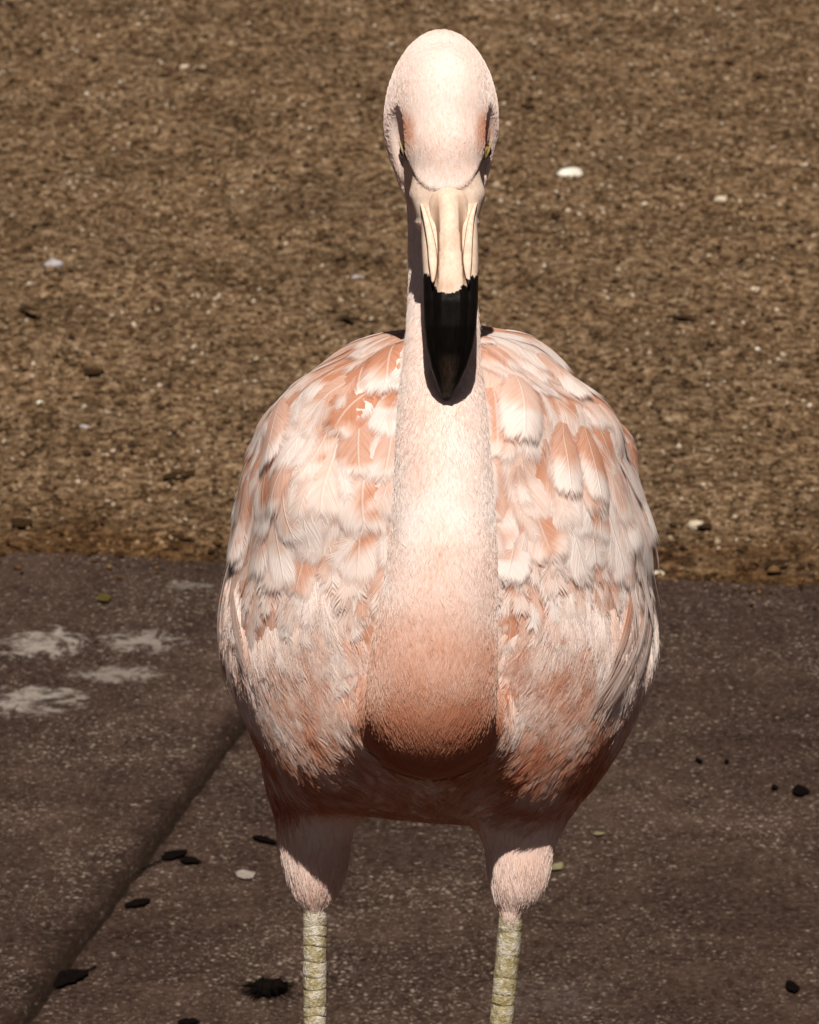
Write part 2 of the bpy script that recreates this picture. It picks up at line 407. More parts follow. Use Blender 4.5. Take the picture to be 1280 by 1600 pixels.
def body_field():
    shape = (len(ax_a), len(ax_w), len(ax_b)); full = tuple(slice(0, n) for n in shape); A, W, B = coords(full)
    bc = fr(BC[0], BC[1], BW); kk = MPX * (1 + BW / DIST)
    rear = np.clip((W - BW) / 0.44, 0, 1)
    dz = -0.02 * rear
    a, b = A - bc[0], B - bc[2] - dz
    al = np.arctan2(b, a); rho = np.sqrt(a * a + b * b)
    R = np.interp(al, _tab_a, _tab_r * kk).astype(np.float32)
    # the front is flatter than a ball, the rear runs out towards the tail
    wf = np.where(W < BW, (BW - W) / 0.155, (W - BW) / 0.43)
    p = np.where(W < BW, 2.25, 1.8)
    f = ((rho / R) ** p + wf ** p) ** (1 / p)
    body = ((f - 1) * np.minimum(R, 0.13)).astype(np.float32)
    nk = np.full(shape, 0.2, np.float32); spheres(nk, rail(NECK))
    F = smin(body, nk, 0.009 + 0.020 * sst(B, -0.085, -0.14).astype(np.float32))
    # hollow between the wings for the mantle
    for th in THIGH:
        tf = np.full(shape, 0.2, np.float32); spheres(tf, rail(th, 0.002)); F = smin(F, tf, 0.016)
    # head
    H = np.full(shape, 0.2, np.float32)
    ell(H, 690, 168, -0.082, 79, 0.037, 117, 0.01)            # cranium
    ell(H, 689, 212, -0.074, 73, 0.030, 104, 0.02)            # cheeks and nape
    ell(H, 694, 300, -0.088, 50, 0.026, 58, 0.02)             # throat side
    ell(H, 699, 312, -0.124, 62, 0.0175, 64, 0.010)            # bare face under the bill base
    ell(H, 694, 186, -0.104, 70, 0.034, 112, 0.006)           # forehead dome
    ell(H, 696, 238, -0.113, 57, 0.0295, 64, 0.010)           # lower forehead, carried on into the bill
    ell(H, 621, 230, -0.106, 12.5, 0.015, 52, 0.006, 'sub')     # eye hollows
    ell(H, 769, 230, -0.106, 12.5, 0.015, 52, 0.006, 'sub')
    ell(H, 634, 352, -0.128, 9, 0.012, 34, 0.006, 'sub')
    ell(H, 764, 352, -0.128, 9, 0.012, 34, 0.006, 'sub')
    return smin(F, H, 0.012)

def surface_nets(F):
    ins = F < 0
    c = [ins[i:ins.shape[0] - 1 + i, j:ins.shape[1] - 1 + j, k:ins.shape[2] - 1 + k] for i in (0, 1) for j in (0, 1) for k in (0, 1)]
    s = sum(x.astype(np.int8) for x in c); act = (s > 0) & (s < 8)
    I, J, K = np.nonzero(act); n = len(I)
    idx = np.full(act.shape, -1, np.int64); idx[I, J, K] = np.arange(n)
    acc = np.zeros((n, 3)); cnt = np.zeros(n)
    corners = [(i, j, k) for i in (0, 1) for j in (0, 1) for k in (0, 1)]
    for u in corners:
        for ax in range(3):
            if u[ax]: continue
            v = list(u); v[ax] = 1
            fa = F[I + u[0], J + u[1], K + u[2]]; fb = F[I + v[0], J + v[1], K + v[2]]
            m = (fa < 0) != (fb < 0)
            t = fa / np.where(m, fa - fb, 1)
            pa = np.stack([ax_a[I + u[0]], ax_w[J + u[1]], ax_b[K + u[2]]], 1); pb = np.stack([ax_a[I + v[0]], ax_w[J + v[1]], ax_b[K + v[2]]], 1)
            acc += np.where(m[:, None], pa + (pb - pa) * t[:, None], 0); cnt += m
    V = acc / cnt[:, None]
    faces = []
    for ax in range(3):
        sl0 = [slice(None)] * 3; sl1 = [slice(None)] * 3; sl0[ax] = slice(0, -1); sl1[ax] = slice(1, None)
        a, b = ins[tuple(sl0)], ins[tuple(sl1)]
        E = np.argwhere(a != b)
        o1, o2 = [(1, 2), (2, 0), (0, 1)][ax]
        E = E[(E[:, o1] > 0) & (E[:, o2] > 0)]
        E = E[(E[:, o1] < idx.shape[o1]) & (E[:, o2] < idx.shape[o2])]
        d1 = np.zeros(3, int); d1[o1] = 1; d2 = np.zeros(3, int); d2[o2] = 1
        q = [idx[tuple((E - x).T)] for x in (d1 * 0, d1, d1 + d2, d2)]
        Q = np.stack(q, 1); fl = a[tuple(E.T)]
        Q[fl] = Q[fl][:, ::-1] if False else Q[fl]
        Q[~fl] = Q[~fl][:, ::-1]
        faces.append(Q)
    return V, np.concatenate(faces)

BF = body_field()
BV, BQ = surface_nets(BF)
# relax the vertices a touch
def relax(V, Q, it=3, f=0.5):
    e = np.concatenate([Q[:, [0, 1]], Q[:, [1, 2]], Q[:, [2, 3]], Q[:, [3, 0]]])
    for _ in range(it):
        S = np.zeros_like(V); c = np.zeros(len(V))
        np.add.at(S, e[:, 0], V[e[:, 1]]); np.add.at(c, e[:, 0], 1); np.add.at(S, e[:, 1], V[e[:, 0]]); np.add.at(c, e[:, 1], 1)
        V = V + f * (S / np.maximum(c, 1)[:, None] - V)
    return V
BV = relax(BV, BQ, 3, 0.5)
_t = BV[BQ]; _n = np.cross(_t[:, 2] - _t[:, 0], _t[:, 3] - _t[:, 1])
_vol = np.einsum('ij,ij->i', _t[:, 0], _n).sum()
if _vol < 0: BQ = BQ[:, ::-1]; _n = -_n
BVN = np.zeros_like(BV)
for j in range(4): np.add.at(BVN, BQ[:, j], _n)
BVN /= np.linalg.norm(BVN, axis=1)[:, None] + 1e-12
def to_px(P):
    k = MPX * (1 + P[:, 1] / DIST)
    return 640 + P[:, 0] / k, 800 - P[:, 2] / k

def skin_mask(P):
    """bare face: + inside bare skin, in photo pixels, negative on plumage"""
    px, py = to_px(P)
    u = np.abs(px - 695) / 59.0
    edge = 297 - 46 * np.clip(u, 0, 1.4) ** 3.2            # lower rim of the forehead plumage
    front = P[:, 1] < -0.088 + HS
    m = np.where(front, py - edge, -20)
    m = np.minimum(m, 70 - np.abs(px - 697))
    m = np.minimum(m, 345 - py)
    return m

def _face_step():
    px, py = 640 + BV[:, 0] / (MPX * (1 + BV[:, 1] / DIST)), 800 - BV[:, 2] / (MPX * (1 + BV[:, 1] / DIST))
    m = skin_mask(BV); k = np.clip((m + 1.5) / 3.0, 0, 1) * (py < 345)
    BV[:] = BV - BVN * (0.0016 * k)[:, None]           # bare face sits below the edge of the plumage
_face_step()
BVH = BVHTree.FromPolygons([tuple(v) for v in BV], [tuple(map(int, q)) for q in BQ])

def project(P):
    """nearest body point and smooth normal for every row of P (bird frame)"""
    L = np.empty_like(P); N = np.empty_like(P)
    for i, p in enumerate(P):
        loc, nr, fi, _ = BVH.find_nearest(Vector(p))
        q = BQ[fi]; w = 1.0 / (np.sum((BV[q] - np.array(loc)) ** 2, 1) + 1e-7)
        n = (BVN[q] * w[:, None]).sum(0)
        L[i] = loc; N[i] = n / (np.linalg.norm(n) + 1e-12)
    return L, N

NECK_R = rail(NECK, 0.004)
def region(P):
    """returns neckness, headness (0..1) for points in the bird frame"""
    px, py = to_px(P)
    d = np.full(len(P), 9.0)
    for x, w, b, r in NECK_R[8:]: d = np.minimum(d, np.sqrt((P[:, 0] - x) ** 2 + (P[:, 1] - w) ** 2 + (P[:, 2] - b) ** 2) - r)
    neck = sst(d, 0.012, 0.002)
    head = sst(py, 345, 315)
    return neck, head

def pigment(P, nz=None):
    """how strongly the plumage is coloured at P: 0 white .. 1 deep coral"""
    px, py = to_px(P); neck, head = region(P)
    n1 = n3(P, 34, 2.0, 3); n2 = n3(P, 11, 7.0, 2)
    body = 0.13 + 0.15 * sst(py, 900, 1060) + 0.36 * sst(py, 1060, 1225) + 0.34 * n1 + 0.24 * n2  # salmon deepens downwards; on the belly it also paints in the underside shade
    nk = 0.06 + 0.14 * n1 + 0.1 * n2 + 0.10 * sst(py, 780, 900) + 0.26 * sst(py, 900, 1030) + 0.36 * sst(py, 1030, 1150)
    hd = 0.10 + 0.06 * n1 + 0.06 * sst(py, 120, 240)
    ex = np.minimum(np.hypot((px - 637) / 14, (py - 208) / 34), np.hypot((px - 755) / 14, (py - 208) / 34))
    hd = hd + 0.42 * sst(ex, 1.3, 0.2)
    v = body * (1 - neck) + nk * neck
    v = v * (1 - head) + hd * head
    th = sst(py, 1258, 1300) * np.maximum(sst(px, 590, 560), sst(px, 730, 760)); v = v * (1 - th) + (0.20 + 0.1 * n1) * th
    return np.clip(v, 0.0, 1.0)

root = bpy.data.objects.new('flamingo', None); C.objects.link(root)
ROOT = Vector((0.012, 0.05, 0.0)); root.location = ROOT
tag(root, 'pale pink flamingo facing the camera with its black tipped bill lowered against its neck', 'flamingo')
def W2L(P):   # bird frame -> coordinates under the root
    return cam2world(P) - np.array(ROOT)

def mat_body():
    t = NT('downy_skin'); p = t.n('TexCoord').outputs['Object']
    pg = t.attr('pig'); st = t.n('Mapping'); t.l(p, st.inputs[0]); st.inputs['Scale'].default_value = (1, 1, 0.22)
    s = t.noise(st.outputs[0], 520, 3, 0.6); s2 = t.noise(p, 900, 2, 0.6)
    v = t.math('ADD', pg, t.mapr(s, 0.25, 0.75, -0.13, 0.13))
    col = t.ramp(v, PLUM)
    col = t.mix(t.mapr(s2, 0.3, 0.7, 0, 0.12), col, (0.5, 0.36, 0.3, 1), 'MULTIPLY')
    sk = t.math('ADD', t.attr('skin'), t.mapr(s2, 0.2, 0.8, -5, 5))
    sm = t.mapr(sk, -1, 2)
    skin = t.ramp(t.noise(p, 240, 3), [(0.3, (0.60, 0.44, 0.35)), (0.7, (0.72, 0.58, 0.48))])
    col = t.mix(sm, col, skin)
    col = t.mix(t.mapr(t.math('ABSOLUTE', t.math('ADD', sk, -1.5)), 0.0, 3.0, 0.55, 0.0), col, (0.13, 0.06, 0.035, 1))
    h = t.math('ADD', s, t.math('MULTIPLY', s2, 0.5))
    return t.done(t.bsdf(col, 0.75, 0.15, t.bump(h, 0.3, 0.0015)))
def mat_leg():
    t = NT('leg_skin'); p = t.n('TexCoord').outputs['Object']
    nz = t.noise(p, 160, 4, 0.7)
    col = t.ramp(nz, [(0.3, (0.14, 0.11, 0.05)), (0.55, (0.30, 0.25, 0.13)), (0.75, (0.42, 0.36, 0.24))])
    return t.done(t.bsdf(col, 0.5, 0.4, t.bump(nz, 0.5, 0.002)))
MBODY, MLEG = mat_body(), mat_leg()

# legs: world-vertical shanks joined into the same mesh
def leg_path(i):
    """world points with radius from inside the thigh down to the foot"""
    top = cam2world(fr(*((492, 1392, 0.058) if i == 0 else (801, 1400, 0.018))))
    cut = cam2world(fr(*((491, 1600, 0.058) if i == 0 else (786, 1600, 0.018))))
    lean = (cut[0] - top[0]) / (cut[2] - top[2])
    zs = [top[2], top[2] - 0.012, top[2] - 0.05, top[2] - 0.10, 0.40, 0.352, 0.33, 0.31, 0.28, 0.20, 0.10, 0.03, 0.012]
    rs = [8.0, 7.9, 7.6, 7.5, 7.8, 9.5, 11.0, 9.8, 7.6, 6.6, 6.6, 7.5, 8.5]
    out = []
    for z, r in zip(zs, rs):
        dz = z - top[2]
        bend = -0.012 * math.exp(-((z - 0.33) / 0.16) ** 2) + 0.012 * math.exp(-((top[2] - 0.33) / 0.16) ** 2)
        sx = lean * dz if z > 0.33 else lean * (0.33 - top[2])
        out.append((top[0] + sx, top[1] + 0.0 * dz + bend * 0, z, r * 1e-3))
    return out

def tube(path, seg=20):
    P = np.array(path); V = []; F = []
    for k, (x, y, z, r) in enumerate(P):
        for j in range(seg):
            a = 2 * math.pi * j / seg; V.append((x + r * math.cos(a), y + r * 1.08 * math.sin(a), z))
    for k in range(len(P) - 1):
        for j in range(seg):
            F.append((k * seg + j, (k + 1) * seg + j, (k + 1) * seg + (j + 1) % seg, k * seg + (j + 1) % seg))
    return np.array(V), np.array(F)[:, ::-1]

def foot(path):
    """three webbed front toes"""
    x, y, z, r = path[-1]; V = []; F = []
    angs = np.linspace(-0.75, 0.75, 13)
    for ring, (rad, hh) in enumerate(((0.004, 0.016), (0.02, 0.013), (0.045, 0.008), (0.07, 0.006))):
        for j, a in enumerate(angs):
            toe = math.cos(a / 0.75 * 2 * math.pi) * 0.5 + 0.5
            rr = rad * (0.80 + 0.28 * toe); V.append((x + rr * math.sin(a), y - rr * math.cos(a), 0.004 + hh * (0.35 + 0.65 * toe)))
    n = len(angs)
    for k in range(3):
        for j in range(n - 1): F.append((k * n + j, (k + 1) * n + j, (k + 1) * n + j + 1, k * n + j + 1))
    return np.array(V), np.array(F)

LEGS = [leg_path(0), leg_path(1)]
def build_body():
    Vs = [W2L(BV)]; Fs = [BQ]; n = len(BV); nleg = 0
    for lp in LEGS:
        for V, F in (tube(catmull([np.array(q) for q in lp], 0.006)), foot(lp)):
            Vs.append(V - np.array(ROOT)); Fs.append(F + n); n += len(V); nleg += len(F)
    me = mesh_np('body', np.concatenate(Vs), np.concatenate(Fs))
    extra = n - len(BV)
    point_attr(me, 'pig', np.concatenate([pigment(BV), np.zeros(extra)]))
    point_attr(me, 'skin', np.concatenate([skin_mask(BV), np.full(extra, -20.0)]))
    mi = np.zeros(len(me.polygons), np.int32); mi[len(BQ):] = 1
    o = link('body', me, [MBODY, MLEG], root); me.polygons.foreach_set('material_index', mi)
    return o
body = build_body()

# ------------------------------------------------------------------ bill
def mat_bill():
    t = NT('bill_horn'); p = t.n('TexCoord').outputs['Object']
    st = t.n('Mapping'); t.l(p, st.inputs[0]); st.inputs['Scale'].default_value = (1, 1, 0.12)
    s = t.noise(st.outputs[0], 420, 3, 0.6); f = t.noise(p, 520, 3, 0.65); g = t.noise(p, 90, 3)
    k = t.math('ADD', t.attr('blk'), t.math('ADD', t.mapr(f, 0.2, 0.8, -5, 5), t.mapr(g, 0.3, 0.7, -7, 7)))
    m = t.mapr(k, -1, 2.5)
    cream = t.ramp(t.math('ADD', t.math('MULTIPLY', s, 0.5), t.math('MULTIPLY', g, 0.5)), [(0.32, (0.58, 0.39, 0.29)), (0.5, (0.70, 0.53, 0.41)), (0.68, (0.76, 0.63, 0.52))])
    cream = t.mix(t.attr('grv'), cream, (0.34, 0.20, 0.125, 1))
    black = t.mix(t.attr('tip'), t.ramp(s, [(0.3, (0.002, 0.0015, 0.0015)), (0.7, (0.006, 0.0045, 0.004))]), t.ramp(s, [(0.3, (0.02, 0.012, 0.008)), (0.7, (0.09, 0.06, 0.04))]))  # tip attribute paints a grey sheen and edge highlight into the black
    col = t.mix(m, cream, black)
    rough = t.mapr(m, 0, 1, 0.6, 0.5)
    return t.done(t.bsdf(col, rough, t.mapr(m, 0, 1, 0.25, 0.12), t.bump(t.math('ADD', s, t.math('MULTIPLY', f, 0.4)), 0.25, 0.0012)))
MBILL = mat_bill()

# px centre, half width, ridge depth w along the bill
BY = np.array([268, 295, 320, 345, 380, 410, 440, 470, 510, 545, 575, 600, 616, 626.])
UCX = np.array([699, 700, 701, 702, 703, 704, 704.5, 704.5, 704, 703, 701.5, 700, 698.5, 697.5])
UHW = np.array([33, 33, 32, 31.5, 31, 30.5, 29, 28.5, 27.5, 24.5, 19.5, 13.5, 8.5, 4.])
URW = HS + np.array([-.130, -.1415, -.1490, -.1545, -.1615, -.1665, -.1705, -.1725, -.171, -.1655, -.158, -.150, -.1425, -.1345])
LHW = np.array([38, 41, 43, 44, 44.5, 44, 43, 42.5, 40.5, 36, 28, 18, 10, 4.5])

def bill_upper():
    ys = np.linspace(270, 626, 110); nv = 41
    ts = np.linspace(-1, 1, nv); P = []; blk = []; grv = []; tip = []
    for y in ys:
        cx, hw, rw = (np.interp(y, BY, q) for q in (UCX, UHW, URW))
        g = float(sst(np.array(y), 292, 385) * sst(np.array(y), 458, 415)); bl = float(sst(np.array(y), 430, 470))
        # ridge narrows as it leaves the face, the side groove closes towards the black part
        rid = np.interp(y, [270, 300, 340, 400, 440, 470, 626], [0.52, 0.50, 0.46, 0.56, 0.66, 0.72, 0.75])
        for t in ts:
            a = abs(t); dep = 0.0030 * min(a / rid, 1) ** 2.4
            if a > rid:
                q = (a - rid) / (1 - rid)
                gr = 0.0062 * g * math.sin(min(q, 1) * math.pi) ** 0.8
                dep += 0.0035 * q + gr + 0.006 * q ** 5 + 0.0
            dep += bl * (-0.0022 * (1 - min(a / 0.5, 1) ** 2) * -1.0) * 0.7
            P.append(fr(cx + t * hw, y, rw + dep))
            lim = 458 - 20 * a ** 2
            blk.append(y - lim)
            gq = 0.0
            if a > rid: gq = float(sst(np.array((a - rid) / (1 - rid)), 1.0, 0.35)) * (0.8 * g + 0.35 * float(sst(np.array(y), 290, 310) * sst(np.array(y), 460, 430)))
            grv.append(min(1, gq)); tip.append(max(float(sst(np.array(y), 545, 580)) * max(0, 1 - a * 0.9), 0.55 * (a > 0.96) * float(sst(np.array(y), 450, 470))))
    P = np.array(P); n, m = len(ys), nv
    i = np.arange(n * m).reshape(n, m)
    F = np.stack([i[:-1, :-1], i[1:, :-1], i[1:, 1:], i[:-1, 1:]], -1).reshape(-1, 4)
    # closed underside a few millimetres behind
    Bk = P.copy(); Bk[:, 1] += 0.006; Bk[:, 0] = P[:, 0] * 0.97 + np.repeat(P.reshape(n, m, 3)[:, m // 2, 0], m) * 0.03
    F2 = F[:, ::-1] + n * m
    rim = []
    for e in (i[:, 0], i[:, -1], i[0, :], i[-1, :]): rim += [(e[k], e[k + 1], e[k + 1] + n * m, e[k] + n * m) for k in range(len(e) - 1)]
    me = mesh_np('upper_bill', W2L(np.concatenate([P, Bk])), np.concatenate([F, F2, np.array(rim)]))
    for nm, v in (('blk', blk), ('grv', grv), ('tip', tip)): point_attr(me, nm, np.tile(np.array(v), 2))
    bm = bmesh.new(); bm.from_mesh(me); bmesh.ops.recalc_face_normals(bm, faces=bm.faces); bm.to_mesh(me); bm.free()
    o = link('upper_bill', me, MBILL, root); o['label'] = 'cream upper bill with black tip'
    # the pale edges that run along each side of the ridge
    return o

def bill_lower():
    ys = np.linspace(300, 623, 90); nv = 48; P = []; blk = []; tip = []
    for y in ys:
        cx, hw, rw = (np.interp(y, BY, q) for q in (UCX, LHW, URW))
        thick = np.interp(y, [300, 340, 420, 500, 560, 600, 623], [0.026, 0.030, 0.033, 0.031, 0.024, 0.013, 0.005])
        front = np.interp(y, [300, 340, 400, 460, 540, 600, 623], [0.010, 0.0085, 0.0075, 0.007, 0.006, 0.003, 0.001])
        for j in range(nv):
            a = 2 * math.pi * j / nv; c, s = math.cos(a), math.sin(a)
            x = math.copysign(abs(c) ** 0.65, c) * hw; d = 0.5 * (1 - math.copysign(abs(s) ** 0.55, s)) * thick
            P.append(fr(cx + x, y, rw + front + d))
            blk.append(y - (428 + 8 * (1 - abs(c)))); tip.append(0.0)
    P = np.array(P); n = len(ys); i = np.arange(n * nv).reshape(n, nv); j = np.roll(i, -1, 1)
    F = np.stack([i[:-1], i[1:], j[1:], j[:-1]], -1).reshape(-1, 4)
    me = mesh_np('lower_bill', W2L(P), F)
    bm = bmesh.new(); bm.from_mesh(me); bmesh.ops.holes_fill(bm, edges=[e for e in bm.edges if e.is_boundary], sides=0); bmesh.ops.recalc_face_normals(bm, faces=bm.faces); bm.to_mesh(me); bm.free()
    point_attr(me, 'blk', blk); point_attr(me, 'grv', np.zeros(len(P))); point_attr(me, 'tip', tip)
    return link('lower_bill', me, MBILL, root)
bill_upper(); bill_lower()

def strip(name, pts, width, mat, blkfun=None, up=0.0012):
    """a thin rounded ridge along photo-frame points (px,py,w,width px)"""
    R = catmull([np.array([*fr(px, py, w), wd * MPX]) for px, py, w, wd in pts], 0.0015); V = []; seg = 8
    for x, w, b, r in R:
        for j in range(seg):
            a = 2 * math.pi * j / seg; V.append((x + r * math.cos(a), w - up * math.sin(a), b))
    n = len(R); i = np.arange(n * seg).reshape(n, seg); j = np.roll(i, -1, 1)
    F = np.stack([i[:-1], i[1:], j[1:], j[:-1]], -1).reshape(-1, 4)
    me = mesh_np(name, W2L(np.array(V)), F); px, py = to_px(np.array(V))
    bm = bmesh.new(); bm.from_mesh(me); bmesh.ops.holes_fill(bm, edges=[e for e in bm.edges if e.is_boundary], sides=0); bmesh.ops.recalc_face_normals(bm, faces=bm.faces); bm.to_mesh(me); bm.free()
    point_attr(me, 'blk', py - 432); point_attr(me, 'grv', np.tile(np.array([1.0 if math.sin(2 * math.pi * q / seg) < 0.1 else 0.0 for q in range(seg)]), n)); point_attr(me, 'tip', np.zeros(len(V)))
    return link(name, me, mat, root)

# pale cutting edges of the upper bill, between ridge and lower bill
for s in (-1, 1):
    c = 700
    def w_at(y, off): return float(np.interp(y, BY, URW)) + off
    strip('bill_edge', [(701 + s * 45, 312, w_at(312, .017), 2.0), (701 + s * 39, 328, w_at(328, .0105), 3.5), (701.5 + s * 34, 348, w_at(348, .0078), 5.0), (703 + s * 29, 380, w_at(380, .006), 6.5),
                        (703.5 + s * 27, 405, w_at(405, .0052), 7.0), (704 + s * 27, 425, w_at(425, .005), 5.0), (704.5 + s * 28, 446, w_at(446, .005), 1.5)], 6, MBILL, up=0.0013)

# ------------------------------------------------------------------ eyes
def build_eye(px, s):
    c = W2L(fr(px, 236, -0.0955 + HS)[None])[0]
    t = NT('eye_yellow'); p = t.n('TexCoord').outputs['Object']; X, Y, Z = t.sep(p)
    d = t.math('SQRT', t.math('ADD', t.math('POWER', t.math('ADD', Y, 0.0024), 2.0), t.math('POWER', Z, 2.0)))
    col = t.ramp(t.mapr(d, 0, 0.006), [(0.0, (0.01, 0.008, 0.006)), (0.40, (0.01, 0.008, 0.006)), (0.46, (0.30, 0.19, 0.04)), (0.58, (0.24, 0.14, 0.03)), (0.66, (0.012, 0.007, 0.005))])
    m = t.done(t.bsdf(col, 0.12, 0.5))
    bm = bmesh.new(); bmesh.ops.create_uvsphere(bm, u_segments=24, v_segments=16, radius=0.0052)
    me = bpy.data.meshes.new('eye'); bm.to_mesh(me); bm.free()
    o = link('eye', me, m, root); o.location = c
    # lid: a pale rim in front of the eye
    lid = mat_plain('eyelid_rim', (0.26, 0.20, 0.09), (0.40, 0.32, 0.17), 300, 0.6)
    R = []
    for k in range(9):
        a = -1.1 + 2.2 * k / 8
        R.append((s * (0.0030 + 0.0022 * math.sin(a)), -0.0054 * math.cos(a) - 0.0004, 0.0066 * math.sin(a) + 0.001, 0.0006))
    V = []; seg = 6
    for x, y, z, r in R:
        for j in range(seg):
            b = 2 * math.pi * j / seg; V.append((x + r * 1.3 * math.cos(b), y + r * math.sin(b), z))
    i = np.arange(len(V)).reshape(-1, seg); j = np.roll(i, -1, 1)
    F = np.stack([i[:-1], i[1:], j[1:], j[:-1]], -1).reshape(-1, 4)
    link('eyelid', mesh_np('eyelid', V, F), lid, o)
build_eye(637, -1); build_eye(755.5, 1)

# ------------------------------------------------------------------ leg scutes
def mat_scute():
    t = NT('leg_scales'); p = t.n('TexCoord').outputs['Object']; r = t.n('ObjectInfo').outputs['Random']
    g = t.noise(t.n('NewGeometry').outputs['Position'], 120, 4, 0.7); f = t.noise(t.n('NewGeometry').outputs['Position'], 420, 3, 0.7)
    v = t.math('ADD', t.math('ADD', t.math('MULTIPLY', g, 0.75), t.math('MULTIPLY', f, 0.5)), t.math('MULTIPLY', t.math('SUBTRACT', r, 0.5), 0.10))
    col = t.ramp(v, [(0.40, (0.23, 0.175, 0.085)), (0.52, (0.36, 0.295, 0.145)), (0.61, (0.46, 0.40, 0.25)), (0.72, (0.68, 0.62, 0.54))])
    return t.done(t.bsdf(col, 0.42, 0.45, t.bump(t.math('ADD', g, f), 0.55, 0.0025)))
MSC = mat_scute()
def build_scutes():
    for li, lp in enumerate(LEGS):
        R = catmull([np.array(q) for q in lp], 0.001); z = R[0][2] - 0.006; k = 0
        while z > 0.03:
            hgt = (0.020 if k in (0,) else 0.0115) * random.uniform(0.55, 1.5) * (1.0 if z > 0.36 else 0.85)
            c = np.array([np.interp(z - hgt / 2, R[::-1, 2], R[::-1, q]) for q in range(4)])
            half = math.radians(82 + random.uniform(-8, 8)); tw = random.uniform(-0.12, 0.12); nu, nv = 11, 9
            V = []
            for a in range(nu):
                th = -half + 2 * half * a / (nu - 1)
                for b in range(nv):
                    q = b / (nv - 1); zz = z - hgt * q
                    cx, cy, _, r = [np.interp(zz, R[::-1, 2], R[::-1, m]) for m in range(4)]
                    edge = min(1, 16 * min(q, 1 - q) + 0.05) * min(1, 5 * (1 - abs(th) / half) + 0.05)
                    rr = r + 0.0001 + (0.00025 + 0.00025 * q) * edge
                    zb = zz + 0.0016 * math.cos(th * 1.4 + tw) * (1 if b in (0, nv - 1) else 0.9) + 0.0009 * math.sin(th * 2 + k)
                    V.append((cx + rr * math.sin(th + tw) - c[0], cy - rr * 1.08 * math.cos(th + tw) - c[1], zb - c[2]))
            i = np.arange(nu * nv).reshape(nu, nv)
            F = np.stack([i[:-1, :-1], i[:-1, 1:], i[1:, 1:], i[1:, :-1]], -1).reshape(-1, 4)
            o = link('leg_scale', mesh_np('leg_scale', V, F), MSC, root); o.location = Vector(c[:3]) - ROOT
            z -= hgt * 0.98 + (0.0006 if k == 0 else 0.0); k += 1
build_scutes()

# ------------------------------------------------------------------ feathers
def mat_feather(name, fray, streak=0.22, soft=0.22, strands=False):
    t = NT(name); uv = t.n('UVMap', uv_map='UVMap').outputs[0]
    u, v, _ = t.sep(uv); av = t.math('ABSOLUTE', v); sd = t.attr('seed'); pg = t.attr('pig')
    q = t.math('SUBTRACT', t.math('MULTIPLY', u, 34.0), t.math('MULTIPLY', av, 15.0))
    if strands: q = t.math('MULTIPLY', t.math('ADD', v, t.math('MULTIPLY', u, 0.5)), 9.0)
    s = t.noise(t.xyz(q, t.math('MULTIPLY', u if strands else v, 1.4), t.math('MULTIPLY', sd, 91.0)), 1.0, 3, 0.65)
    cl = t.noise(t.xyz(t.math('MULTIPLY', q, 0.35), t.math('MULTIPLY', v, 0.8), t.math('MULTIPLY', sd, 37.0)), 1.0, 2, 0.6)
    marg = t.math('MINIMUM', t.math('SUBTRACT', 1.0, av), t.math('MULTIPLY', t.math('SUBTRACT', 1.0, u), 2.4))
    al = t.mapr(t.math('ADD', marg, t.math('ADD', t.mapr(s, 0.2, 0.8, -fray, fray * 0.55), t.mapr(cl, 0.2, 0.8, -fray, fray * 0.4))), 0.0, soft, 0.0, 1.0, True)
    pv = t.math('ADD', pg, t.mapr(s, 0.2, 0.8, -streak, streak))
    pv = t.math('SUBTRACT', pv, t.mapr(marg, 0.0, 0.16, 0.10, 0.0))
    col = t.ramp(pv, PLUM)
    sh = t.math('MULTIPLY', t.mapr(av, 0.0, 0.05, 1.0, 0.0), t.mapr(u, 0.75, 0.95, 1, 0))
    col = t.mix(t.math('MULTIPLY', sh, 0.55), col, (0.82, 0.74, 0.69, 1))
    nrm = t.bump(t.math('ADD', s, t.math('MULTIPLY', sh, 0.6)), 0.4, 0.0018)
    b = t.bsdf(col, 0.66, 0.15, nrm)
    tr = t.n('BsdfTranslucent'); t.l(col, tr.inputs[0])
    mx = t.n('MixShader'); mx.inputs[0].default_value = 0.16; t.l(b, mx.inputs[1]); t.l(tr.outputs[0], mx.inputs[2])
    tp = t.n('BsdfTransparent'); m2 = t.n('MixShader'); t.l(al, m2.inputs[0]); t.l(tp.outputs[0], m2.inputs[1]); t.l(mx.outputs[0], m2.inputs[2])
    return t.done(m2.outputs[0])
MF = mat_feather('contour_feather', 0.18, 0.16, 0.34); MFM = mat_feather('soft_feather', 0.30, 0.18, 0.7); MFS = mat_feather('loose_feather', 0.55, 0.2, 0.35); MPL = mat_feather('plume_feather', 0.75, 0.16, 0.25, True)

def flow(P, N):
    px, py = to_px(P)
    d = np.zeros_like(P); d[:, 2] = -1.0
    back = sst(P[:, 1], 0.02, 0.16); d[:, 1] = 1.1 * back + 0.12; d[:, 2] *= (1 - 0.55 * back)
    inw = sst(py, 900, 1080) * (1 - back) * 0.75
    d[:, 0] = -np.clip((P[:, 0] - 0.018) / 0.05, -1, 1) * inw + np.clip((P[:, 0] - 0.018) / 0.1, -1, 1) * 0.25 * sst(py, 760, 560)
    d -= N * np.sum(d * N, 1)[:, None]
    return d / (np.linalg.norm(d, axis=1)[:, None] + 1e-9)

def prof(s, tipr=0.62):
    """half-width along a feather, 0..1"""
    a = np.clip(s / 0.42, 0, 1); base = 0.30 + 0.70 * np.sin(a * math.pi / 2) ** 0.9
    t = np.clip((s - tipr) / (1 - tipr), 0, 1)
    return base * np.sqrt(np.clip(1 - t ** 2.3, 0.0, 1))

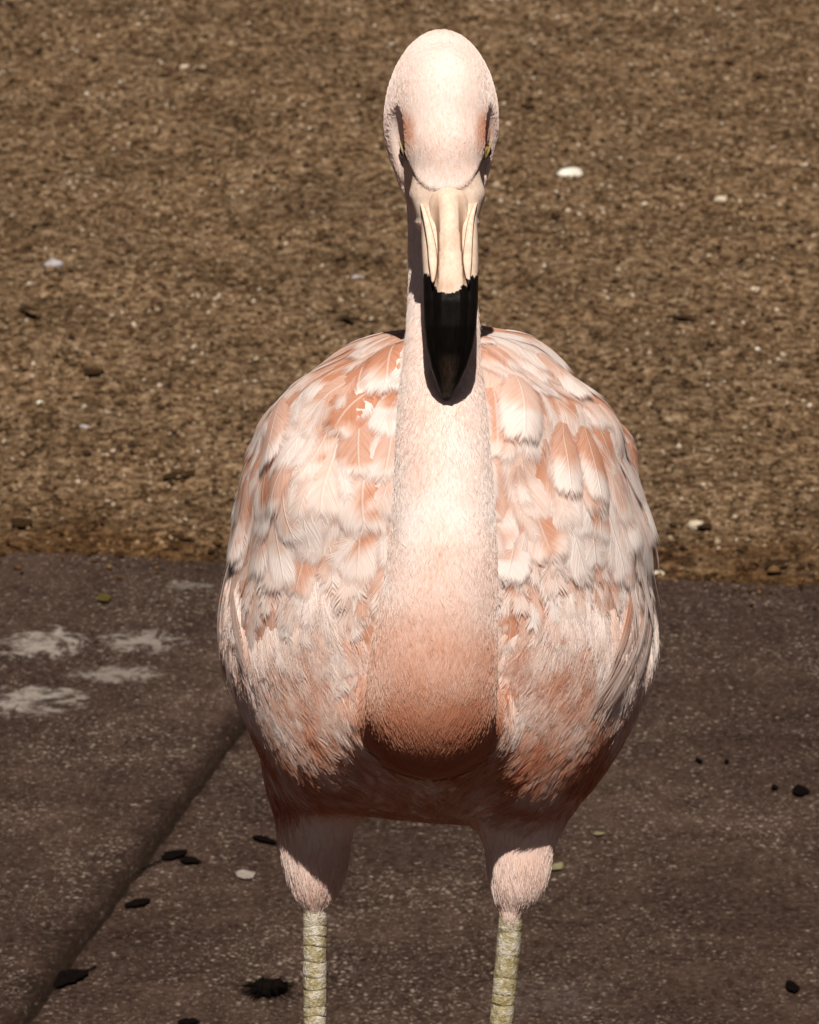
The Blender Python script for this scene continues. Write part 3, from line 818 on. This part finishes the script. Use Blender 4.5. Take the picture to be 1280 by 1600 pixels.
def feather(p, d, L, W, h0=0.0008, lift=0.006, camber=0.18, curl=0.0, bend=0.0, nu=13, nv=7, tipr=0.62, free=0.0, fold=0.0):
    """grid of points (nu*nv,3) hugging the body, with uv"""
    s = np.linspace(0, 1, nu); t = np.linspace(-1, 1, nv); S, T = np.meshgrid(s, t, indexing='ij')
    _, n0 = project(p[None]); n0 = n0[0]
    side = np.cross(d, n0); side /= np.linalg.norm(side)
    wd = np.maximum(prof(S, tipr), 0.05) * W * 0.5
    Q = p + S[..., None] * L * d + (T * wd + bend * L * S ** 2)[..., None] * side
    Pj, Nj = project(Q.reshape(-1, 3))
    h = h0 + lift * S ** 1.4 - camber * wd * T ** 2 * (0.35 + 0.65 * S) + curl * np.clip(S - 0.6, 0, 1) ** 2 * L
    off = (Q.reshape(-1, 3) - Pj)
    h = h + fold * np.clip(n3(Pj, 21, 13.0, 1) + 0.15, 0, 1).reshape(h.shape)
    P = Pj + Nj * h.reshape(-1, 1) + off * free
    return P, np.stack([S.ravel(), T.ravel()], 1), S.ravel(), T.ravel()

_i = {}
def grid_faces(nu, nv):
    if (nu, nv) not in _i:
        i = np.arange(nu * nv).reshape(nu, nv)
        _i[(nu, nv)] = np.stack([i[:-1, :-1], i[:-1, 1:], i[1:, 1:], i[1:, :-1]], -1).reshape(-1, 4)
    return _i[(nu, nv)]

def set_uv(me, uv, F):
    l = me.uv_layers.new(name='UVMap'); l.data.foreach_set('uv', np.asarray(uv, np.float32)[F.ravel()].ravel())

def put_feather(name, P, uv, pig, seed, mat, nu, nv):
    F = grid_faces(nu, nv); base = P[0].copy()
    c = W2L(P); o0 = c[nv // 2].copy()
    me = mesh_np(name, c - o0, F); set_uv(me, uv, F)
    point_attr(me, 'pig', pig); point_attr(me, 'seed', np.full(len(P), seed))
    o = link(name, me, mat, root); o.location = o0
    return o

# candidate roots spread evenly over the body by dart throwing
def area_samples(n, mask=None):
    a = np.linalg.norm(_n, axis=1) * 0.5; 
    if mask is not None: a = a * mask
    f = rng.choice(len(BQ), n, p=a / a.sum()); uvw = rng.random((n, 2))
    q = BV[BQ[f]]; u, v = uvw[:, :1], uvw[:, 1:]
    return (q[:, 0] * (1 - u) * (1 - v) + q[:, 1] * u * (1 - v) + q[:, 2] * u * v + q[:, 3] * (1 - u) * v)

def darts(P, spacing):
    keep = []; cell = {}; g = 0.012
    for i, p in enumerate(P):
        r = spacing[i]; k = tuple((p // g).astype(int)); m = int(r // g) + 1; ok = True
        for a in range(-m, m + 1):
            for b in range(-m, m + 1):
                for c in range(-m, m + 1):
                    for j in cell.get((k[0] + a, k[1] + b, k[2] + c), ()):
                        if np.sum((P[j] - p) ** 2) < r * r: ok = False; break
                    if not ok: break
                if not ok: break
            if not ok: break
        if ok: keep.append(i); cell.setdefault(k, []).append(i)
    return keep

FC = BV[BQ].mean(1); FN = _n / (np.linalg.norm(_n, axis=1)[:, None] + 1e-12)
fneck, fhead = region(FC); fpx, fpy = to_px(FC)
trunk = (fneck < 0.3) & (fpy > 480) & (fpy < 1300) & ~((fpy > 1215) & (np.abs(FC[:, 1] - 0.038) < 0.048) & (FC[:, 2] < -0.185))

def scatter_feathers():
    # large feathers on shoulders, wings and mantle: each a part of its own
    m = trunk & (fpy < 985) & (FC[:, 1] < 0.13)
    cand = area_samples(6000, m); px, py = to_px(cand)
    sp = np.where(py < 800, 0.0225, 0.0225 - 0.0080 * sst(py, 800, 960)) * rng.uniform(0.75, 1.3, len(cand))
    k = darts(cand, sp); k = sorted(k, key=lambda i: cand[i, 1])[:288]
    P = cand[k]; L, N = project(P); D = flow(L, N); px, py = px[k], py[k]
    pn = n3(L, 10, 21.0, 2)
    for i in range(len(L)):
        up = float(sst(py[i], 960, 720)); sc = random.uniform(0.75, 1.3)
        Lf = (0.034 + 0.040 * up) * sc; Wf = (0.018 + 0.025 * up) * random.uniform(0.75, 1.25)
        a = random.gauss(0, 0.26); side = np.cross(D[i], N[i]); d = D[i] * math.cos(a) + side * math.sin(a)
        p = L[i] - d * Lf * 0.35
        X, uv, S, T = feather(p, d, Lf, Wf, h0=0.0010, lift=0.0014 + 0.0022 * random.random() ** 2,
                              camber=random.uniform(0.03, 0.16), curl=random.uniform(-0.06, 0.05) * up, bend=random.uniform(-0.14, 0.14), fold=0.011 * up)
        hi = np.clip((0.53 if random.random() < 0.72 else 0.2) + 0.35 * pn[i] + random.gauss(0, 0.09), 0.05, 0.64); lo = np.clip(random.gauss(0.05, 0.06), 0, 0.3)
        cut = random.uniform(0.48, 0.95)
        pat = n3(X, 55, 31.0, 2)
        pig = hi + (lo - hi) * sst(S + 0.16 * np.abs(T) - 0.35 * pat, cut - 0.13, cut + 0.10)
        put_feather('feather', X, uv, pig, random.random(), MF if up > 0.4 else MFS, 13, 7)
    # all the smaller ones: too many to tell apart
    V = []; F = []; UV = []; PG = []; SD = []; n = 0
    def add(X, uv, pig, nu, nv):
        nonlocal n
        V.append(X); F.append(grid_faces(nu, nv) + n); UV.append(uv); PG.append(pig); SD.append(np.full(len(X), random.random())); n += len(X)
    cand = area_samples(16000, trunk & ((fpy > 850) | (FC[:, 1] > 0.10))); px, py = to_px(cand)
    sp = np.where(cand[:, 1] > 0.13, 0.021, 0.0115 - 0.0035 * sst(py, 980, 1150))
    k = darts(cand, sp); P = cand[k]; L, N = project(P); D = flow(L, N); px, py = px[k], py[k]
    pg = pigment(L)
    for i in range(len(L)):
        rear = L[i, 1] > 0.13; low = float(sst(py[i], 950, 1150))
        Lf = 0.062 if rear else (0.036 - 0.013 * low) * random.uniform(0.8, 1.25); Wf = 0.034 if rear else (0.0150 - 0.006 * low) * random.uniform(0.8, 1.2)
        a = random.gauss(0, 0.24); side = np.cross(D[i], N[i]); d = D[i] * math.cos(a) + side * math.sin(a)
        X, uv, S, T = feather(L[i] - d * Lf * 0.3, d, Lf, Wf, h0=0.0008, lift=0.0018 - 0.0006 * low + 0.0008 * random.random(), camber=0.05, curl=random.uniform(-.04, .04), bend=random.uniform(-.12, .12), nu=7, nv=5)
        b = np.clip(pg[i] + random.gauss(0, 0.10), 0.02, 0.95)
        pig = b + 0.14 - 0.30 * sst(S, 0.35, 0.95)
        add(X, uv, np.clip(pig, 0, 1), 7, 5)
    def flush(name, mat):
        nonlocal n
        FF = np.concatenate(F); me = mesh_np(name, W2L(np.concatenate(V)), FF); set_uv(me, np.concatenate(UV), FF)
        point_attr(me, 'pig', np.concatenate(PG)); point_attr(me, 'seed', np.concatenate(SD))
        o = link(name, me, mat, root); o['kind'] = 'stuff'
        for q in (V, F, UV, PG, SD): q.clear()
        n = 0
    flush('small_feathers', MFS)
    # medium feathers slipped between the large ones
    cand = area_samples(4000, trunk & (fpy > 530) & (fpy < 860) & (FC[:, 1] < 0.12)); k = darts(cand, np.full(len(cand), 0.021)); P = cand[k]
    L, N = project(P); D = flow(L, N); pn = n3(L, 12, 41.0, 2)
    for i in range(len(L)):
        a = random.gauss(0, 0.3); side = np.cross(D[i], N[i]); d = D[i] * math.cos(a) + side * math.sin(a); Lf = random.uniform(0.026, 0.044)
        X, uv, S, T = feather(L[i] - d * Lf * 0.3, d, Lf, Lf * random.uniform(0.45, 0.62), h0=0.0018, lift=0.0010, camber=0.06, bend=random.uniform(-.15, .15), nu=9, nv=5, fold=0.0115 * float(sst(to_px(L[i:i + 1])[1][0], 960, 720)))
        hi = np.clip(0.28 + 0.5 * pn[i] + random.gauss(0, 0.1), 0.03, 0.6)
        add(X, uv, np.clip(hi + (0.05 - hi) * sst(S - 0.35 * n3(X, 60, 5.0, 2), 0.35, 0.75), 0, 1), 9, 5)
    flush('medium_feathers', MFM)
scatter_feathers()

# a few ruffled feathers that stand off the wing and shade the ones below
for (x0, y0, x1, y1, L, W, pg) in [(392, 752, 384, 850, .060, .034, .45), (908, 672, 925, 775, .058, .034, .55), (872, 668, 884, 760, .055, .032, .5),
                                   (838, 560, 880, 600, .050, .034, .4), (455, 640, 430, 740, .060, .036, .4), (800, 600, 812, 690, .058, .038, .35)]:
    def _hit(px, py):
        o = fr(px, py, -0.6); return np.array(BVH.ray_cast(Vector(o), Vector(fr(px, py, 0.6) - o))[0] or BVH.find_nearest(Vector(fr(px, py, 0.05)))[0])
    a, b = _hit(x0, y0), _hit(x1, y1); d = b - a; d /= np.linalg.norm(d)
    X, uv, S, T = feather(a, d, L, W, h0=0.003, lift=0.0042, camber=0.30, curl=-0.05, bend=random.uniform(-.1, .1), fold=0.011)
    pat = n3(X, 55, 31.0, 2)
    put_feather('feather', X, uv, pg + (0.04 - pg) * sst(S + 0.2 * np.abs(T) - 0.3 * pat, 0.45, 0.75), random.random(), MF, 13, 7)

# long soft plumes that fall over the flanks
PLUMES = [ # root px, py, towards px, py, length m, width m, pigment
    (1000, 800, 1012, 905, .085, .013, .05), (985, 830, 1000, 930, .080, .012, .08), (1012, 840, 1022, 940, .085, .012, .02), (1003, 880, 990, 1010, .095, .013, .05),
    (1018, 900, 1026, 1000, .080, .014, .03), (985, 900, 962, 1000, .080, .012, .26), (1010, 930, 985, 1050, .085, .014, .08),
    (1022, 960, 1008, 1060, .070, .014, .02), (1000, 960, 960, 1060, .080, .013, .16), (985, 985, 935, 1070, .070, .013, .2), (1024, 1000, 995, 1080, .065, .013, .04),
    (975, 850, 982, 940, .07, .012, .1), (995, 1010, 945, 1090, .06, .012, .22),
    (356, 870, 346, 965, .075, .013, .05), (366, 880, 352, 960, .070, .012, .12), (348, 920, 343, 1010, .075, .013, .03), (360, 930, 362, 1030, .075, .013, .12),
    (346, 965, 350, 1050, .065, .013, .06), (372, 925, 385, 1010, .060, .013, .2), (352, 1000, 366, 1090, .060, .012, .14)]
def hit(px, py):
    o = fr(px, py, -0.6); e = fr(px, py, 0.6); d = Vector(e - o)
    loc, nr, fi, dist = BVH.ray_cast(Vector(o), d)
    if loc is None:
        loc, nr, fi, dist = BVH.find_nearest(Vector(fr(px, py, 0.05)))
    return np.array(loc)
for (x0, y0, x1, y1, L, W, pg) in PLUMES:
    a, b = hit(x0, y0), hit(x1, y1); d = b - a; d /= np.linalg.norm(d)
    X, uv, S, T = feather(a, d, L, W * 1.45, h0=0.0035, lift=0.003, camber=0.06, curl=0.0, bend=random.uniform(-.06, .06), nu=17, nv=5, tipr=0.35)
    pig = np.clip(pg + 0.05 - 0.1 * S + 0.25 * (pg > .25) * np.exp(-((S - .35) / .25) ** 2), 0, 1)
    put_feather('plume', X, uv, pig, random.random(), MPL, 17, 5)

# ------------------------------------------------------------------ down on head, neck, breast and thighs
def mat_down():
    t = NT('down'); pg = t.attr('pig'); r = t.n('HairInfo').outputs['Random']
    v = t.math('ADD', pg, t.mapr(r, 0, 1, -0.10, 0.10))
    col = t.ramp(v, PLUM)
    return t.done(t.bsdf(col, 0.7, 0.15))
MD = mat_down()

def hair(name, roots, dirs, normals, length, rise, radius, pig, npts=4, droop=0.0):
    n = len(roots); cu = bpy.data.hair_curves.new(name); cu.add_curves([npts] * n)
    t = np.linspace(0, 1, npts)[None, :, None]
    P = roots[:, None] + dirs[:, None] * (length[:, None, None] * t) + normals[:, None] * (rise[:, None, None] * (t - droop * t * t) - 0.0004)
    cu.attributes['position'].data.foreach_set('vector', W2L(P).astype(np.float32).ravel())
    ra = cu.attributes.get('radius') or cu.attributes.new('radius', 'FLOAT', 'POINT')
    ra.data.foreach_set('value', (radius[:, None] * (1 - 0.75 * t[0, :, 0])[None]).astype(np.float32).ravel())
    at = cu.attributes.new('pig', 'FLOAT', 'CURVE'); at.data.foreach_set('value', pig.astype(np.float32))
    cu.materials.append(MD)
    o = bpy.data.objects.new(name, cu); C.objects.link(o); o.parent = root; o['kind'] = 'stuff'
    return o

def sample_with_normals(n, mask):
    a = np.linalg.norm(_n, axis=1) * 0.5 * mask
    f = rng.choice(len(BQ), n, p=a / a.sum()); u, v = rng.random((n, 1)), rng.random((n, 1))
    mixq = lambda A: A[BQ[f, 0]] * (1 - u) * (1 - v) + A[BQ[f, 1]] * u * (1 - v) + A[BQ[f, 2]] * u * v + A[BQ[f, 3]] * (1 - u) * v
    N = mixq(BVN); return mixq(BV), N / np.linalg.norm(N, axis=1)[:, None]

def tangent(d, N, jit):
    d = d + rng.normal(0, jit, d.shape); d = d - N * np.sum(d * N, 1)[:, None]
    return d / (np.linalg.norm(d, axis=1)[:, None] + 1e-9)

def build_down():
    fskin = skin_mask(FC)
    # neck and head: very short, lying flat
    P, N = sample_with_normals(130000, ((fneck > 0.35) | (fhead > 0.5)) & (fskin < 0) & (fpy < 1250))
    ok = ~((skin_mask(P) > -1)); P, N = P[ok], N[ok]
    px, py = to_px(P); hd = sst(py, 330, 290)
    D = np.zeros_like(P); D[:, 2] = np.where(py < 300, 1.0, -1.0); D[:, 1] = 0.25 * hd
    D = tangent(D, N, 0.22)
    n = len(P); ln = (0.0090 - 0.0045 * hd) * rng.uniform(0.6, 1.3, n)
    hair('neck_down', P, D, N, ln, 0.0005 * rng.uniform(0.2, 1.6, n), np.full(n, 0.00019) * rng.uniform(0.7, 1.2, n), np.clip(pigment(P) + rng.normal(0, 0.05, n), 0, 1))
    # breast and belly: tufts
    rep = lambda A, k: np.repeat(A[:, None], k, 1).reshape(-1, *A.shape[1:])
    def tufts(name, n, m, per, l0, l1, h0, h1, jit, paler, wid):
        P, N = sample_with_normals(n, m); D = flow(P, N); px, py = to_px(P); low = sst(py, 950, 1150)
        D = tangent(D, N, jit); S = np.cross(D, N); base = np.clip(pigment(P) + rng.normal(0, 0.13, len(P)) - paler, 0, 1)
        ln = (l0 + (l1 - l0) * low) * rng.uniform(0.6, 1.3, len(P)); wd = wid * rng.uniform(0.7, 1.3, len(P))
        t = rng.uniform(-1, 1, (len(P), per)); up = h0 + (h1 - h0) * low
        R = P[:, None] + S[:, None] * (t * wd[:, None] * 0.5)[..., None] + N[:, None] * up[:, None, None]
        DD = D[:, None] + S[:, None] * (t * 0.16 + rng.normal(0, 0.05, t.shape))[..., None]
        nn = len(P) * per
        hair(name, R.reshape(-1, 3), DD.reshape(-1, 3), rep(N, per), (ln[:, None] * (1 - 0.25 * t ** 2) * rng.uniform(0.8, 1.1, t.shape)).ravel(), rep(rng.uniform(0.0002, 0.0012, len(P)), per),
             rng.uniform(0.00010, 0.00018, nn), np.clip(rep(base, per) + rng.normal(0, 0.04, nn), 0, 1), npts=5, droop=0.6)
    tufts('breast_down', 10000, trunk & (fpy + 120 * n3(FC, 22, 3.0, 2) > 950) & (fpy > 890) & (FC[:, 1] < 0.15), 11, 0.021, 0.014, 0.0022, 0.0016, 0.2, 0.05, 0.0034)
    # thighs
    m = (fpy > 1235) & (np.abs(FC[:, 1] - 0.038) < 0.065) & (FC[:, 2] < -0.18)
    P, N = sample_with_normals(16000, m); px, py = to_px(P)
    D = np.zeros_like(P); D[:, 2] = -1; D = tangent(D, N, 0.12); n = len(P)
    hair('thigh_down', P, D, N, 0.013 * rng.uniform(0.6, 1.3, n) * (1 - 0.5 * sst(py, 1370, 1410)), 0.0022 * rng.uniform(0.3, 1.6, n), rng.uniform(0.00014, 0.00024, n),
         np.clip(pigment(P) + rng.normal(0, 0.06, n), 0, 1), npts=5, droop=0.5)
build_down()

# ------------------------------------------------------------------ stones on the grit
def pebble(px, py, wpx, hpx, mat, label, flat=0.7, seed=0):
    g = ground_at(px, py, SAND_Z); k = (g - CAM).length / DIST * MPX
    rx = wpx * k / 2; rz = hpx * k / 2 * flat; ry = rx * 0.8
    bm = bmesh.new(); bmesh.ops.create_icosphere(bm, subdivisions=3, radius=1.0)
    for v in bm.verts:
        n = noise.fractal(v.co * 1.3 + Vector((seed * 7.1, 2, 5)), 1, 2, 3); q = v.co * (1 + 0.30 * n)
        v.co = Vector((q.x * rx, q.y * ry, max(q.z, -0.5) * rz))
    me = bpy.data.meshes.new('pebble'); bm.to_mesh(me); bm.free()
    o = link('pebble', me, mat); P0 = np.array([[g.x, g.y, 0.0]])
    o.location = (g.x, g.y, SAND_Z + float(relief(P0)[0]) + rz * 0.35); o.rotation_euler = (0.1 * math.sin(seed * 3), 0.15 * math.cos(seed), 0.4 * math.sin(seed))
    tag(o, label, 'stone', 'stones lying on the grit')
SW = mat_plain('white_stone', (0.55, 0.50, 0.42), (0.80, 0.76, 0.68), 90, 0.8)
SG = mat_plain('blue_grey_stone', (0.22, 0.20, 0.20), (0.40, 0.37, 0.38), 90, 0.85)
SB = mat_plain('pale_tan_stone', (0.32, 0.25, 0.18), (0.58, 0.49, 0.38), 110, 0.85)
for k, (px, py, w, h, m, lb) in enumerate([
    (892, 273, 44, 24, SW, 'largest white stone on the grit, right of the bird\'s head'),
    (1126, 313, 22, 16, SB, 'rounded pale stone, left of a pair near the right edge'),
    (1189, 306, 15, 13, SW, 'small white stone, right of a pair near the right edge'),
    (289, 108, 16, 11, SB, 'small pale stone high on the grit, left of the head'),
    (84, 415, 30, 30, SG, 'blue-grey stone near the left edge of the grit'),
    (561, 440, 20, 13, SG, 'small grey stone just left of the bird\'s neck'),
    (1180, 452, 15, 13, SB, 'small pale stone by the right edge below the white pair'),
    (1087, 819, 26, 24, SB, 'pale stone beside the bird\'s right-hand wing, near the paving edge'),
    (1183, 547, 9, 9, SW, 'tiny bright white stone at right, level with the bird\'s back'),
    (62, 621, 11, 11, SW, 'tiny bright white stone near the left edge'),
    (888, 331, 11, 10, SB, 'tiny pale stone just below the largest white stone'),
    (133, 660, 18, 9, SG, 'flat greyish stone at left below the tiny white stone'),
    (1030, 890, 24, 10, SB, 'flat tan stone at the paving edge right of the bird')]):
    pebble(px, py, w, h, m, lb, seed=k + 1)

# ------------------------------------------------------------------ dead leaves, scraps and painted shadow patches
LF = mat_plain('dead_leaf_dark', (0.0025, 0.0018, 0.0015), (0.007, 0.005, 0.004), 200, 0.95, 0.02)
LY = mat_plain('dead_leaf_olive', (0.045, 0.032, 0.008), (0.10, 0.072, 0.018), 160, 0.7, 0.2)
LD = mat_plain('brown_shadow_patch', (0.018, 0.010, 0.005), (0.045, 0.026, 0.013), 200, 0.95, 0.02)  # dark brown for the shadows painted onto the grit
LP = mat_plain('pale_flake', (0.20, 0.165, 0.14), (0.33, 0.28, 0.24), 160, 0.8, 0.2)
LG = mat_plain('green_scrap', (0.12, 0.105, 0.05), (0.24, 0.21, 0.12), 200, 0.7, 0.2)

def leaf_mesh(L, W, stem=0.0, curl=0.3, rag=0.12, seed=0):
    """curved blade with real thickness, optional stalk; lies along +x, base at origin"""
    nu, nv = 33, 9; V = []; F = []
    for top in (1, 0):
        for i in range(nu):
            u = i / (nu - 1); hw = W / 2 * (math.sin(math.pi * min(1, u ** 0.8 * 0.96 + 0.03)) ** 0.9) * (1 + 2.2 * rag * noise.fractal((u * 6, seed, 0), 1, 2, 4))
            for j in range(nv):
                t = 2 * j / (nv - 1) - 1
                z = 0.0006 + curl * hw * t * t + 0.10 * L * curl * u * u + 0.0007 * noise.noise((u * 4, t * 2, seed)) + (0.0006 if top else 0)
                V.append((u * L, t * hw * (1 + 0.2 * noise.noise((u * 9, seed + 4, t * 1.5))) + 0.08 * L * math.sin(u * 2.5 + seed), max(z, 0.0003 if not top else 0.0008)))
    n = nu * nv; g = np.arange(n).reshape(nu, nv)
    q = np.stack([g[:-1, :-1], g[1:, :-1], g[1:, 1:], g[:-1, 1:]], -1).reshape(-1, 4)
    F = [q, q[:, ::-1] + n]
    for e in (g[:, 0], g[:, -1], g[0, :], g[-1, :]): F.append(np.array([(e[k], e[k + 1], e[k + 1] + n, e[k] + n) for k in range(len(e) - 1)]))
    if stem:
        b = len(V)
        for k in range(6):
            u = k / 5; r = 0.0009
            for c in range(5): V.append((-stem * u, 0.02 * L * math.sin(u * 3) + 0.08 * L * math.sin(seed) + r * math.cos(c * 1.2566), 0.0014 + r * math.sin(c * 1.2566)))
        for k in range(5): F.append(np.array([(b + k * 5 + c, b + k * 5 + (c + 1) % 5, b + k * 5 + 5 + (c + 1) % 5, b + k * 5 + 5 + c) for c in range(5)]))
    me = mesh_np('leaf', V, np.concatenate(F))
    bm = bmesh.new(); bm.from_mesh(me); bmesh.ops.recalc_face_normals(bm, faces=bm.faces); bm.to_mesh(me); bm.free()
    return me

def lay_leaf(name, x0, y0, x1, y1, W, mat, label, cat, group, stem=0.0, curl=0.3, seed=0, z=0.0):
    a, b = ground_at(x0, y0, z), ground_at(x1, y1, z); d = b - a
    o = link(name, leaf_mesh(d.length, W * 1.1, stem * d.length, curl * 0.35, 0.09, seed), mat)
    if z < 0: z += float(relief(np.array([[a.x, a.y, 0.0]]))[0]) + 0.004
    o.location = (a.x, a.y, z + 0.0006); o.rotation_euler = (0, 0, math.atan2(d.y, d.x)); tag(o, label, cat, group)
    return o
G1 = 'dead leaves on the paving'
lay_leaf('dead_leaf', 260, 1346, 292, 1331, .016, LF, 'dark dead leaf with a stalk beside the joint in the paving', 'leaf', G1, 1.1, 0.5, 1)
lay_leaf('dead_leaf', 281, 1347, 316, 1348, .015, LF, 'dark dead leaf touching the stalked leaf beside the paving joint', 'leaf', G1, 0, 0.45, 2)
lay_leaf('dead_leaf', 196, 1419, 234, 1406, .013, LF, 'small dark leaf just right of the joint, below the pair of leaves', 'leaf', G1, 0, 0.5, 3)
lay_leaf('dead_leaf', 140, 1520, 84, 1546, .022, LF, 'dark leaf with curved stalk by the joint near the bottom left corner', 'leaf', G1, 0.25, 0.5, 4)
lay_leaf('dead_leaf', 278, 1598, 314, 1600, .012, LF, 'dark leaf cut off by the bottom edge of the picture', 'leaf', G1, 0, 0.4, 5)
lay_leaf('dead_leaf', 1238, 1239, 1266, 1239, .026, LF, 'oval black leaf at the right edge, larger of two side by side', 'leaf', G1, 0, 0.3, 6)
lay_leaf('dead_leaf', 1205, 1233, 1217, 1233, .012, LF, 'tiny black leaf just left of the oval leaf at the right edge', 'leaf', G1, 0, 0.3, 7)
lay_leaf('dead_leaf', 1228, 1546, 1250, 1545, .024, LF, 'black leaf near the bottom right corner', 'leaf', G1, 0, 0.4, 8)
lay_leaf('dead_leaf', 1088, 1191, 1097, 1190, .014, LF, 'black speck of leaf on the paving right of the belly', 'leaf', G1, 0, 0.3, 9)
lay_leaf('dead_leaf', 1132, 1192, 1140, 1192, .010, LF, 'faint dark speck of leaf right of the black speck', 'leaf', G1, 0, 0.3, 10)
lay_leaf('dead_leaf', 152, 938, 175, 936, .026, LY, 'olive yellow leaf near the far edge of the paving, left of the bird', 'leaf', G1, 0, 0.4, 11)
G2 = 'scraps on the paving'
lay_leaf('flake', 372, 1372, 400, 1366, .022, LP, 'pale flake on the paving left of the feathered thigh', 'flake', G2, 0, 0.15, 12)
lay_leaf('plant_scrap', 860, 1356, 878, 1360, .020, LG, 'pale green plant scrap beside the right-hand leg', 'plant scrap', G2, 0, 0.4, 13)
lay_leaf('plant_scrap', 928, 1306, 945, 1304, .008, LG, 'thin yellowish plant scrap right of the belly', 'plant scrap', G2, 0, 0.3, 14)
lay_leaf('twig', 393, 1310, 440, 1320, .010, LF, 'dark curled twig left of the feathered thigh', 'twig', G2, 0, 0.8, 15)
G3 = 'painted shadow patches on the grit'  # thin dark blades standing in for small shadows on the grit
for k, (x0, y0, x1, y1, w, lb) in enumerate([
    (135, 592, 162, 586, .030, 'dark curled leaf scrap on the grit at left, level with the bird\'s back'), (525, 505, 575, 512, .018, 'thin painted shadow patch on the grit just left of the back'),
    (255, 752, 305, 740, .030, 'painted shadow patch on the grit left of the wing'), (262, 842, 305, 850, .020, 'painted shadow patch near the paving edge left of the wing'),
    (20, 824, 52, 818, .040, 'painted shadow patch in the grit corner above the paving at far left'), (1195, 892, 1240, 884, .024, 'painted shadow patch at the paving edge on the far right'),
    (1090, 822, 1112, 826, .024, 'painted shadow patch under the pale stone beside the wing'), (30, 494, 62, 496, .020, 'painted shadow patch near the left edge, below the blue-grey stone'),
    (1040, 500, 1090, 498, .020, 'dark leaf scrap on the grit right of the bird\'s bill')]):
    lay_leaf('shadow_patch', x0, y0, x1, y1, w * 0.75, LD, lb, 'leaf scrap', G3, 0, 0.35, 20 + k, SAND_Z)

def seed_head():
    g = ground_at(420, 1549); k = (g - CAM).length / DIST * MPX; R = 46 * k
    r = bpy.data.objects.new('seed_head', None); C.objects.link(r); r.location = (g.x, g.y, 0)
    tag(r, 'spiky black dried seed head lying left of the scaly leg', 'seed head')
    bm = bmesh.new(); bmesh.ops.create_icosphere(bm, subdivisions=3, radius=1)
    for v in bm.verts:
        n = 1 + 0.35 * noise.fractal(v.co * 2.2, 1, 2, 3); v.co = Vector((v.co.x * R * 0.55 * n, v.co.y * R * 0.5 * n, (max(v.co.z, -0.3) + 0.3) * 0.008 * n + 0.0006))
    me = bpy.data.meshes.new('core'); bm.to_mesh(me); bm.free(); link('core', me, LF, r)
    V = []; F = []
    for i in range(90):
        a = random.uniform(0, 6.283); l = R * random.uniform(0.6, 1.2); w = 0.0011; z0 = random.uniform(.001, .008); z1 = z0 * random.uniform(0.2, 1.2) + 0.001
        c, s_ = math.cos(a), math.sin(a); b = len(V); ll = R * 0.3
        for (q, ww, z) in ((ll, w, z0), (l, 0.0002, z1)):
            for (dx, dz) in ((-1, 0), (1, 0), (0, 1)): V.append((q * c - dx * ww * s_, q * s_ + dx * ww * c, z + dz * ww))
        for e in range(3): F.append((b + e, b + (e + 1) % 3, b + 3 + (e + 1) % 3, b + 3 + e))
    o = link('bristles', mesh_np('bristles', V, np.array(F)), LF, r); o['kind'] = 'stuff'
seed_head()
